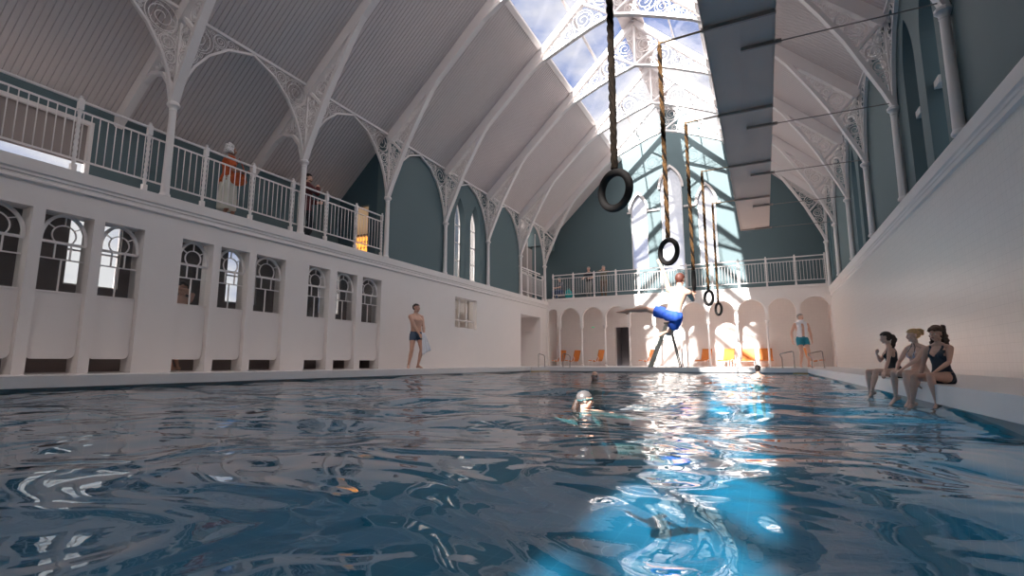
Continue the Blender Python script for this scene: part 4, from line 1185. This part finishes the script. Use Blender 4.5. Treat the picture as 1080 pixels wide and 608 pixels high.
def drape(name, pts_top, drop, m, parent, folds=5, amp=.02, nx=28, nz=18, taper=0, thick=.006, label=None, lean=(0, 0, 0)):
    """hanging cloth from a top polyline"""
    P = [Vector(p) for p in pts_top]; vs = []
    def at(u):
        f = u * (len(P) - 1); i = min(int(f), len(P) - 2); return P[i].lerp(P[i + 1], f - i)
    d = (P[-1] - P[0]).normalized(); nn = V(0, 0, 1).cross(d); nn = nn.normalized() if nn.length > .1 else V(0, 1, 0)
    ln = Vector(lean)
    for side in (0, 1):
        for j in range(nz + 1):
            v = j / nz
            for i in range(nx + 1):
                u = i / nx; dr = drop[0] + (drop[1] - drop[0]) * u
                p = at(.5 + (u - .5) * (1 + taper * v)) if taper <= 0 else at(u) + d * (u - .5) * taper * v
                p = p + V(0, 0, -1) * dr * v + ln * v + nn * (amp * (.3 + v) * math.sin(u * folds * 6.28 + 1.5 * v) + side * thick)
                vs.append(p)
    N = (nx + 1) * (nz + 1); fs = []
    for j in range(nz):
        for i in range(nx):
            a = j * (nx + 1) + i; fs.append((a, a + 1, a + nx + 2, a + nx + 1)); fs.append((a + N, a + nx + 1 + N, a + nx + 2 + N, a + 1 + N))
    ed = [i for i in range(nx + 1)] + [j * (nx + 1) + nx for j in range(1, nz + 1)] + [nz * (nx + 1) + i for i in range(nx - 1, -1, -1)] + [j * (nx + 1) for j in range(nz - 1, 0, -1)]
    for a, b in zip(ed, ed[1:] + ed[:1]): fs.append((b, a, a + N, b + N))
    mb = MB(); mb.add(vs, fs); o = mb.build(name, m, parent, smooth=True, angle=None)
    if label: o['label'] = label
    return o

M_navy = mat('navy trunks cloth', (0.055, 0.095, 0.155), 0.8, var=.1)
M_black_suit = mat('black swimsuit fabric', (0.016, 0.018, 0.025), 0.55)
M_navy_suit = mat('navy swimsuit fabric', (0.022, 0.034, 0.055), 0.55)
M_bikini = mat('white bikini fabric', (0.62, 0.56, 0.66), 0.6)
M_cobalt = mat('cobalt shorts cloth', (0.025, 0.095, 0.50), 0.7, var=.15, vscale=12)
M_teal_cloth = mat('turquoise shorts cloth', (0.02, 0.26, 0.36), 0.7, var=.1)
M_maroon = mat('maroon jacket cloth', (0.115, 0.028, 0.032), 0.8, var=.15, vscale=20)
M_darktrouser = mat('charcoal trouser cloth', (0.022, 0.028, 0.036), 0.8)
M_orange_cloth = mat('burnt orange shawl', (0.48, 0.095, 0.025), 0.8, var=.35, vscale=16)
M_greytee = mat('grey tee cloth', (0.22, 0.20, 0.23), 0.8)
M_cream = mat('cream skirt cloth', (0.62, 0.62, 0.56), 0.8, var=.05)
M_shirt = mat('cream shirt cloth', (0.60, 0.56, 0.46), 0.8)
M_blacktee = mat('black tee cloth', (0.03, 0.035, 0.04), 0.8)
M_greytrouser = mat('grey trouser cloth', (0.22, 0.23, 0.22), 0.8)
M_camo = mat('khaki patterned shirt', (0.16, 0.15, 0.11), 0.8, var=.6, vscale=18)
M_denim = mat('blue denim', (0.045, 0.10, 0.22), 0.8, var=.2, vscale=20)
M_patch = mat('patterned blue shirt', (0.16, 0.17, 0.20), 0.8, var=.7, vscale=20)
M_tealbag = mat('turquoise bag cloth', (0.02, 0.42, 0.42), 0.6)
M_goggle = mat('goggle strap', (0.02, 0.10, 0.11), 0.4)
M_cap = mat('silver swim cap', (0.10, 0.09, 0.09), 0.35, var=.15, vscale=8)

# --- man with a towel by the left wall: towards the pool end, looks over the water
t = person((-8.10, 10.85, DECK), R(-112), 'shirtless man in navy trunks holding a white towel beside the cubicle wall')
B = Body(H=1.70, pelvis=(0, 0, .895), spine=(.02, -.03, 1), sh_turn=R(6), head=(0, .0, 1), head_turn=R(26), reachL=(-.12, .20, .84), reachR=(.0, .20, .85), elbowL=(-1, -.3, 0), elbowR=(1, -.5, 0),
         footposL=(-.07, .02, .085), footposR=(.13, -.12, .085), kneeL=(-.15, 1, 0), kneeR=(.3, 1, 0), footL=(-.1, 1, 0), footR=(.5, 1, 0), palmL=(.3, -1, 0), palmR=(-.3, -1, 0), curl=1.0)
B.make(t, M_skin2)
shorts(B, M_navy, .40, .006, 'swim_trunks', .05, .001)
B.hair(M_hair_dark, line=.058, off=.008)
drape('towel', [(-.02, .255, .90), (-.07, .26, .92), (-.13, .235, .90)], (.56, .42), M_cloth_white, None, folds=3, amp=.016, taper=.20, lean=(-.10, .05, 0))
tw = bpy.data.objects['towel']; tw.location = t.location; tw.rotation_euler = t.rotation_euler
tag(tw, 'white towel hanging from the hands of the man in navy trunks', 'towel')

# --- man with a towel round his neck, far right
t = person((1.12, 18.95, DECK), R(200), 'man in turquoise shorts with a white towel round his neck at the far corner')
B = Body(H=1.74, pelvis=(0, 0, .92), spine=(0, -.02, 1), sh_turn=R(0), head=(0.05, .04, 1), head_turn=R(25), armL=((-.35, -.1, -1), (.05, .35, -1)), armR=((.45, 0, -1), (.05, .2, -1)),
         footposL=(-.13, .03, .085), footposR=(.09, -.03, .085), footL=(-.35, 1, 0), footR=(.3, 1, 0))
B.make(t, M_skin)
shorts(B, M_teal_cloth, .48, .014)
B.hair(M_hair_grey, line=.055, off=.008)
z, x, y = B.loc()
ax = np.abs(x)
msk = B.on('torso', 'neck', 'uaL', 'uaR') & (((z > .03) & (y > .02) & (ax > .035) & (ax < .150)) | ((z > .475) & (ax < .16)) | ((y > -.02) & (z > .42) & (ax < .17) & (ax > .04)))
B.grow('neck_towel', msk, .020, M_cloth_white, noise_amp=.004, label='white towel round the neck')

# --- leaping man gripping the third ring
t = person((-1.38, 9.02, 0), 0, 'young man in blue shorts swinging from the third ring with one leg stretched out')
P = dict(pel=(.03, 0, .86))
B = Body(H=1.55, slim=.95, pelvis=(.02, 0, .82), spine=(.27, .05, 1), facing=R(-8), sh_tilt=R(-4), head=(.10, .05, 1), head_turn=R(-10), reachL=(-.20, .0, 1.85), reachR=(.30, .42, 1.19), elbowL=(1, -.2, 0), elbowR=(.3, -.3, -1),
         legL=((-1, .12, .28), (-1, .06, .0)), legR=((-.42, .55, -.72), (-.1, -.95, -.05)), footL=(-1, 0, .25), footR=(-.75, -.5, -.35), handL=(-.35, 0, 1), palmL=(.3, 1, 0), handR=(.25, 1, .35), palmR=(0, -.3, 1), curl=.9)
B.make(t, M_skin2)
shorts(B, M_cobalt, .62, .020, 'board_shorts', .05, .012)
B.hair(mat('auburn hair', (0.10, 0.028, 0.018), .6, var=.3, vscale=30), line=.045, off=.012, back=-.085)

# --- three women seated on the right pool edge, feet over the water
def seated(loc, rz, sc_, label, **k):
    t = person(loc, rz, label, sc_)
    return t, k
EDX, EDZ = 1.10, DECK
SW = .53
# far one, black suit, laughing, turned to her friends
t = person((EDX + .07, 6.38, EDZ), R(104), 'dark-haired laughing woman in a black swimsuit, farthest of the three sitters on the pool edge', SW)
B = Body(H=1.66, female=True, pelvis=(0, 0, .115), spine=(.0, .13, 1), sh_turn=R(-22), head=(.10, .10, 1), head_turn=R(-40), reachL=(-.42, .38, .06), reachR=(.02, .26, .44), elbowL=(-1, -.4, 0), elbowR=(.6, .2, -1),
         legL=((-.22, 1, .08), (-.12, .34, -1)), legR=((.10, 1, .04), (.06, -.02, -1)), footL=(-.2, 1, -.7), footR=(.3, 1, -.5), palmL=(0, 0, -1), palmR=(0, -1, .3))
B.make(t, M_fair)
z, x, y = B.loc(); 
def suit(B, m, name='swimsuit', cut=.40):
    z, x, y = B.loc(); ax = np.abs(x)
    neckline = cut - .10 * np.clip(1 - ax / .075, 0, 1) * (y > 0)
    tl, tr = B.t('thL'), B.t('thR')
    leg = ((B.on('thL') & (tl < .10)) | (B.on('thR') & (tr < .10))) & (z < .06)
    m_ = (B.on('torso') & (z < neckline)) | leg | (B.on('torso', 'uaL', 'uaR', 'neck') & (ax > .070) & (ax < .105) & (z >= .35) & (z < .50))
    m_ &= ~(B.on('torso') & (z > .30) & (ax > .135))
    return B.grow(name, m_, .005, m)
suit(B, M_black_suit)
B.hair(M_hair_dark, line=.05, off=.014, sides=-.02, back=-.07)
mb = MB(); q = B.hc - B.HF * .115 + B.HU * .02
B.tl(mb, [q, q - B.HF * .03 - V(0, 0, .06), q - V(0, 0, .15), q + B.HF * .01 - V(0, 0, .24)], [.035, .045, .04, .018])
blob('ponytail', mb, M_hair_dark, t, amp=.01)
# middle, bikini, blonde bun
t = person((EDX + .07, 5.44, EDZ), R(118), 'blonde woman with a hair bun in a white bikini, middle of the three sitters', SW * .93)
B = Body(H=1.68, female=True, pelvis=(0, 0, .115), spine=(0, .06, 1), sh_turn=R(10), head=(.0, .06, 1), head_turn=R(-20), reachL=(-.06, .36, .20), reachR=(.10, .33, .19), elbowL=(-1, -.6, 0), elbowR=(1, -.6, 0),
         legL=((-.22, 1, .06), (-.04, -.02, -1)), legR=((-.05, 1, .10), (.10, -.06, -1)), footL=(-.1, 1, -.6), footR=(.1, 1, -.6), palmL=(0, 0, -1), palmR=(0, 0, -1))
B.make(t, M_fair)
z, x, y = B.loc(); ax = np.abs(x); tri = (y > .03) & (z > .285) & (z < .285 + .15 * np.clip(1 - np.abs(ax - .070) / .062, 0, 1))
B.grow('bikini_top', B.on('torso') & (tri | ((z > .285) & (z < .30))), .005, M_bikini)
tl_, tr_ = B.t('thL'), B.t('thR')
B.grow('bikini_bottom', (B.on('torso') & (z < .035) & (z > -.2)) | ((B.on('thL') & (tl_ < .08) | B.on('thR') & (tr_ < .08)) & (z < .03)), .005, M_bikini)
B.grow('halter_strap', B.on('torso', 'neck', 'uaL', 'uaR') & (y > -.02) & (np.abs(ax - (.062 - (z - .40) * .28)) < .007) & (z > .34) & (z < .56), .006, M_black_suit)
B.hair(M_hair_blond, line=.045, off=.013, back=-.05, sides=.0)
mb = MB(); q = B.hc - B.HF * .10 + B.HU * .055
for a in range(9): mb.ell(q + V(.04 * math.cos(a * 2.4), .035 * math.sin(a * 2.4), .035 * math.sin(a * 1.7)), .035, .032, .030)
blob('hair_bun', mb, M_hair_blond, t, voxel=.007, smooth=1, amp=.016)
# nearest, navy suit, long curls
t = person((EDX + .07, 4.83, EDZ), R(124), 'woman with long brown curls in a navy swimsuit, nearest of the three sitters', SW * .87)
B = Body(H=1.72, female=True, pelvis=(0, 0, .115), spine=(.02, .0, 1), sh_turn=R(14), head=(.0, .10, 1), head_turn=R(10), reachL=(-.16, .30, .19), reachR=(.34, .08, .03), elbowL=(-1, -.7, 0), elbowR=(1, -.7, 0),
         legL=((-.20, 1, .08), (-.06, -.10, -1)), legR=((-.02, 1, .03), (.16, .06, -1)), footL=(-.1, 1, -.5), footR=(.2, 1, -.6), palmL=(0, 0, -1), palmR=(0, 0, -1))
B.make(t, M_skin)
suit(B, M_navy_suit, cut=.42)
B.hair(M_hair_curl, line=.045, off=.030, back=-.12, amp=.014, sides=-.06)
mb = MB(); rg = random.Random(4)
for a in range(60):
    an = rg.uniform(1.9, 7.4); h = rg.uniform(-.30, .10); rr = .075 + .035 * max(0, 1 - abs(h + .12) / .25)
    d = B.HF * math.sin(an) * (-.3) + B.HF * (-.035) + B.HR * math.cos(an) * .9
    mb.ell(B.hc + B.HF * (-.055 - .05 * abs(math.sin(an))) + B.HR * rr * math.cos(an) + V(0, 0, h), .036, .034, .050)
blob('long_curls', mb, M_hair_curl, t, voxel=.009, smooth=1, amp=.02)

# --- swimmers
WZ = WATER
t = person((-1.165, 3.45, WZ - .02), R(-30), 'woman swimming away in a silver cap and dark suit, nearest swimmer', .57)
B = Body(H=1.68, female=True, pelvis=(.18, .22, -.43), spine=(-.32, -.28, .75), sh_turn=R(10), head=(.05, .02, 1), head_turn=R(-30), armL=((-1, .15, .02), (-1, .3, .02)), armR=((1, -.25, .04), (1, .0, -.02)),
         legL=((.15, 1, -.05), (.1, 1, -.15)), legR=((.35, 1, .0), (.2, 1, -.1)), palmL=(0, 0, -1), palmR=(0, 0, -1), curl=.2)
B.make(t, M_skin2)
suit(B, M_black_suit, cut=.50)
x, y, z = B.hloc()
B.grow('swim_cap', B.on('head') & ((z > .038) | ((y < .0) & (z > -.035))) & ~((np.abs(x) > .07) & (z < .0)), .005, M_cap)
B.grow('goggle_strap', B.on('head') & (np.abs(z - .012 - .16 * (y)) < .012), .009, M_goggle)
mb = MB(); q = B.hc - B.HF * .10 - B.HU * .02
B.tl(mb, [q, q - B.HF * .02 - V(.01, 0, .09), q - V(.02, 0, .19)], [.035, .045, .04]); blob('wet_hair', mb, M_hair_dark, t, amp=.006)
t = person((-3.02, 9.95, WZ + .11), R(180 - 17), 'bald swimmer facing the viewer with head just above the water, far middle of the pool', .80)
B = Body(H=1.74, pelvis=(0, 0, -.74), spine=(0, .12, 1), head=(0, .0, 1), armL=((-1, .35, -.35), (-.3, .8, -.2)), armR=((1, .35, -.35), (.3, .8, -.2)), legL=((-.1, -.3, -1), (0, -.4, -1)), legR=((.1, -.3, -1), (0, -.4, -1)))
B.make(t, M_skin2)
shorts(B, M_navy, .4, .01)
x, y, z = B.hloc()
B.grow('goggles', B.on('head') & (y > .0) & (np.abs(z - .008) < .013), .008, M_goggle)
t = person((-.18, 13.5, WZ - .03), R(8), 'dark-haired bather seen from behind with bare shoulders out of the water', .78)
B = Body(H=1.66, female=True, pelvis=(0, 0, -.38), spine=(.03, -.02, 1), head=(.04, .06, 1), head_turn=R(-15), armL=((-.3, .2, -1), (.2, .8, -.3)), armR=((.3, .2, -1), (-.2, .8, -.3)), legL=((-.1, .4, -1), (0, -.3, -1)), legR=((.1, .4, -1), (0, -.3, -1)))
B.make(t, M_skin)
z, x, y = B.loc(); B.grow('bikini_top', B.on('torso') & (z > .28) & (z < .37) & (y > .0), .006, M_tealbag); B.grow('bikini_bottom', B.on('torso') & (z < .03), .006, M_tealbag)
B.hair(M_hair_dark, line=.045, off=.016, back=-.09, sides=-.04)

# --- visitors on the left gallery
t = person((-9.28, 6.20, GAL), R(-30), 'elderly woman with white hair and orange shawl walking along the left gallery')
B = Body(H=1.58, female=True, pelvis=(0, 0, .835), spine=(0, .02, 1), head=(.02, .0, 1), armL=((-.2, .1, -1), (.1, .9, -.3)), armR=((.25, .2, -1), (0, 1, .0)), footposL=(-.08, .12, .08), footposR=(.08, -.05, .08), curl=.9)
B.make(t, M_skin3, voxel=.009)
z, x, y = B.loc()
B.grow('tee', B.on('torso', 'uaL', 'uaR') & (z < .50) & (z > -.05) & ~(B.on('uaL') & (B.t('uaL') > .55)) & ~(B.on('uaR') & (B.t('uaR') > .55)), .008, M_greytee)
B.grow('shawl', B.on('torso', 'uaL', 'uaR') & (z < .47) & (z > -.08) & ((y < .035) | (np.abs(x) > .11)) & ~(B.on('uaR') & (B.t('uaR') > .75)) & ~(B.on('uaL') & (B.t('uaL') > .75)), .034, M_orange_cloth, fold=.02)
rg_ = []
for zz, rx, ry in ((.92, .14, .115), (.84, .17, .135), (.70, .175, .145), (.45, .17, .16), (.24, .175, .165)):
    rg_.append([((rx + .012 * math.cos(9 * a)) * math.cos(a), (ry + .012 * math.cos(9 * a)) * math.sin(a) + .01, zz) for a in [6.2832 * j / 54 for j in range(54)]])
MB().loft(rg_).build('skirt', M_cream, t, smooth=True, angle=None)
B.grow('shoes', B.on('foL', 'foR'), .006, mat('tan leather', (.30, .17, .09), .5))
x, y, z = B.hloc()
mb = MB(); 
for a in range(26):
    u = a * 2.4; zz = .10 - a * .006
    mb.ell(B.hc + B.HR * .06 * math.cos(u) + B.HF * (-.035 + .05 * math.sin(u)) + B.HU * zz, .045, .045, .04)
blob('hair', mb, M_hair_white, t, voxel=.009, smooth=2, amp=.012)
t2 = empty('shoulder_bag', (-9.05, 6.26, GAL + .84), R(-30), 'orange shoulder bag at the hip of the white-haired woman', 'bag')
mb = MB().ell((0, 0, 0), .055, .15, .14); blob('pouch', mb, M_orange_cloth, t2, voxel=.01, amp=.01)
MB().tube([(0, .13, .06), (-.06, .07, .28), (-.13, .0, .47), (-.10, -.05, .28), (-.04, -.12, .06)], .010, 6).build('strap', M_orange_cloth, t2)

t = person((-9.30, 8.14, GAL), R(-38), 'bearded man in a maroon jacket adjusting his collar behind the left gallery railing')
B = Body(H=1.66, pelvis=(0, 0, .875), spine=(0, .0, 1), head=(0, .04, 1), reachR=(.02, .24, 1.34), elbowR=(.6, .2, -1), armL=((-.2, .2, -1), (.35, .9, -.1)), footposL=(-.09, .05, .085), footposR=(.09, -.02, .085), curl=1.0)
B.make(t, M_skin, voxel=.009)
z, x, y = B.loc()
B.grow('shirt', B.on('torso', 'neck') & (z < .55) & (z > -.02) & (y > .0), .006, M_shirt)
B.grow('jacket', (B.on('torso') & (z < .52) & (z > -.20) & ~((y > .03) & (np.abs(x) < .02 + .16 * np.clip(z - .10, 0, 1)))) | (B.on('thL', 'thR') & (z > -.17)) | B.on('uaL', 'uaR') | (B.on('faL') & (B.t('faL') < .9)) | (B.on('faR') & (B.t('faR') < .85)), .022, M_maroon, fold=.012)
B.grow('trousers', B.on('thL', 'thR', 'shL', 'shR') | (B.on('torso') & (z < .03)), .016, M_darktrouser, fold=.008)
B.grow('shoes', B.on('foL', 'foR'), .008, M_blacktee)
B.hair(M_hair_dark, line=.05, off=.015, amp=.006)
x, y, z = B.hloc(); B.grow('beard', B.on('head') & (z < -.058) & (y > .0), .005, M_hair_dark)

# --- visitors on the end gallery
GE = 2.78
t = person((-6.87, 21.85, GE), R(170), 'grey-haired visitor in a black tee and grey trousers standing on the end gallery')
B = Body(H=1.50, pelvis=(0, 0, .80), head=(0, .05, 1), armL=((-.3, .3, -1), (.2, .9, -.2)), armR=((.3, .3, -1), (-.2, .9, -.2)), footposL=(-.09, 0, .08), footposR=(.09, 0, .08))
B.make(t, M_skin, voxel=.011)
z, x, y = B.loc()
B.grow('tee', B.on('torso', 'uaL', 'uaR') & (z < .50) & (z > -.06) & ~(B.on('uaL') & (B.t('uaL') > .7)) & ~(B.on('uaR') & (B.t('uaR') > .7)), .014, M_blacktee)
B.grow('trousers', B.on('thL', 'thR', 'shL', 'shR') | (B.on('torso') & (z < -.0)), .014, M_greytrouser)
B.grow('shoes', B.on('foL', 'foR'), .008, M_blacktee)
B.hair(M_hair_grey, line=.045, off=.012)
t = person((-6.20, 21.9, GE), R(185), 'visitor in a patterned khaki shirt raising both hands to the face on the end gallery')
B = Body(H=1.50, female=True, pelvis=(0, 0, .80), head=(0, .05, 1), reachL=(-.04, .20, 1.28), reachR=(.05, .20, 1.28), elbowL=(-1, .1, -.5), elbowR=(1, .1, -.5), footposL=(-.08, 0, .08), footposR=(.08, 0, .08), curl=1.0)
B.make(t, M_skin2, voxel=.011)
z, x, y = B.loc()
B.grow('shirt', B.on('torso', 'uaL', 'uaR', 'faL', 'faR') & (z < .52) & (z > -.12), .014, M_camo)
B.grow('trousers', B.on('thL', 'thR', 'shL', 'shR') | (B.on('torso') & (z < -.0)), .014, mat('brown trouser cloth', (.16, .11, .08), .8))
B.grow('shoes', B.on('foL', 'foR'), .008, M_blacktee)
B.hair(M_hair_grey, line=.045, off=.018, amp=.008)
t = person((-8.20, 21.80, GE + .0), R(150), 'seated visitor in a patterned shirt and jeans low behind the end railing', .92)
B = Body(H=1.60, female=True, pelvis=(0, 0, .47), spine=(.02, .10, 1), head=(0, .15, 1), legL=((-.15, 1, .02), (-.02, .0, -1)), legR=((.15, 1, .02), (.02, .05, -1)), reachL=(-.12, .35, .62), reachR=(.10, .35, .62), elbowL=(-1, -.5, -.3), elbowR=(1, -.5, -.3))
B.make(t, M_skin, voxel=.011)
z, x, y = B.loc()
B.grow('shirt', B.on('torso', 'uaL', 'uaR') & (z < .52) & (z > -.02), .014, M_patch)
B.grow('jeans', B.on('thL', 'thR', 'shL', 'shR') | (B.on('torso') & (z < .02)), .012, M_denim)
B.grow('shoes', B.on('foL', 'foR'), .008, M_blacktee)
B.hair(mat('ash blue hair', (.22, .27, .30), .7, var=.2), line=.045, off=.018)
t = empty('bench', (-8.16, 21.93, GE), 0, 'small white bench under the seated gallery visitor', 'bench')
MB().box(-.35, .35, -.14, .16, .25, .29).build('seat', M_iron, t, bevel=.006)
for dx in (-.3, .3):
    for dy in (-.11, .13): MB().box(dx - .02, dx + .02, dy - .02, dy + .02, 0, .25).build('leg', M_iron, t)
t = empty('turquoise_bag', (-7.80, 21.72, GE), R(20), 'turquoise cloth bag beside the seated gallery visitor', 'bag')
mb = MB().ell((0, 0, .26), .17, .07, .24).ell((.08, 0, .18), .14, .06, .17); blob('pouch', mb, M_tealbag, t, voxel=.012, amp=.01)
MB().tube([(-.08, 0, .42), (-.05, 0, .56), (.03, 0, .56), (.05, 0, .40)], .010, 6).build('handle', M_tealbag, t)

# --- bather inside a cubicle
t = person((-9.42, 5.60, DECK), R(-60), 'bare-backed bather with raised elbow inside a changing cubicle, seen through the arched window')
B = Body(H=1.62, female=True, pelvis=(0, 0, .85), spine=(-.02, 0, 1), facing=R(150), head=(0, .02, 1), head_turn=R(150), reachL=(.10, .06, 1.46), reachR=(-.12, .02, 1.42), elbowL=(.6, -1, .3), elbowR=(-1, .1, -.3), footposL=(.09, .0, .085), footposR=(-.09, .0, .085), footL=(.3, -1, 0), footR=(-.3, -1, 0), kneeL=(0, -1, 0), kneeR=(0, -1, 0))
B.make(t, M_skin, voxel=.009)
B.hair(M_hair_dark, line=.045, off=.016, back=-.09)
z, x, y = B.loc(); B.grow('bikini_bottom', B.on('torso') & (z < .03), .006, M_black_suit)
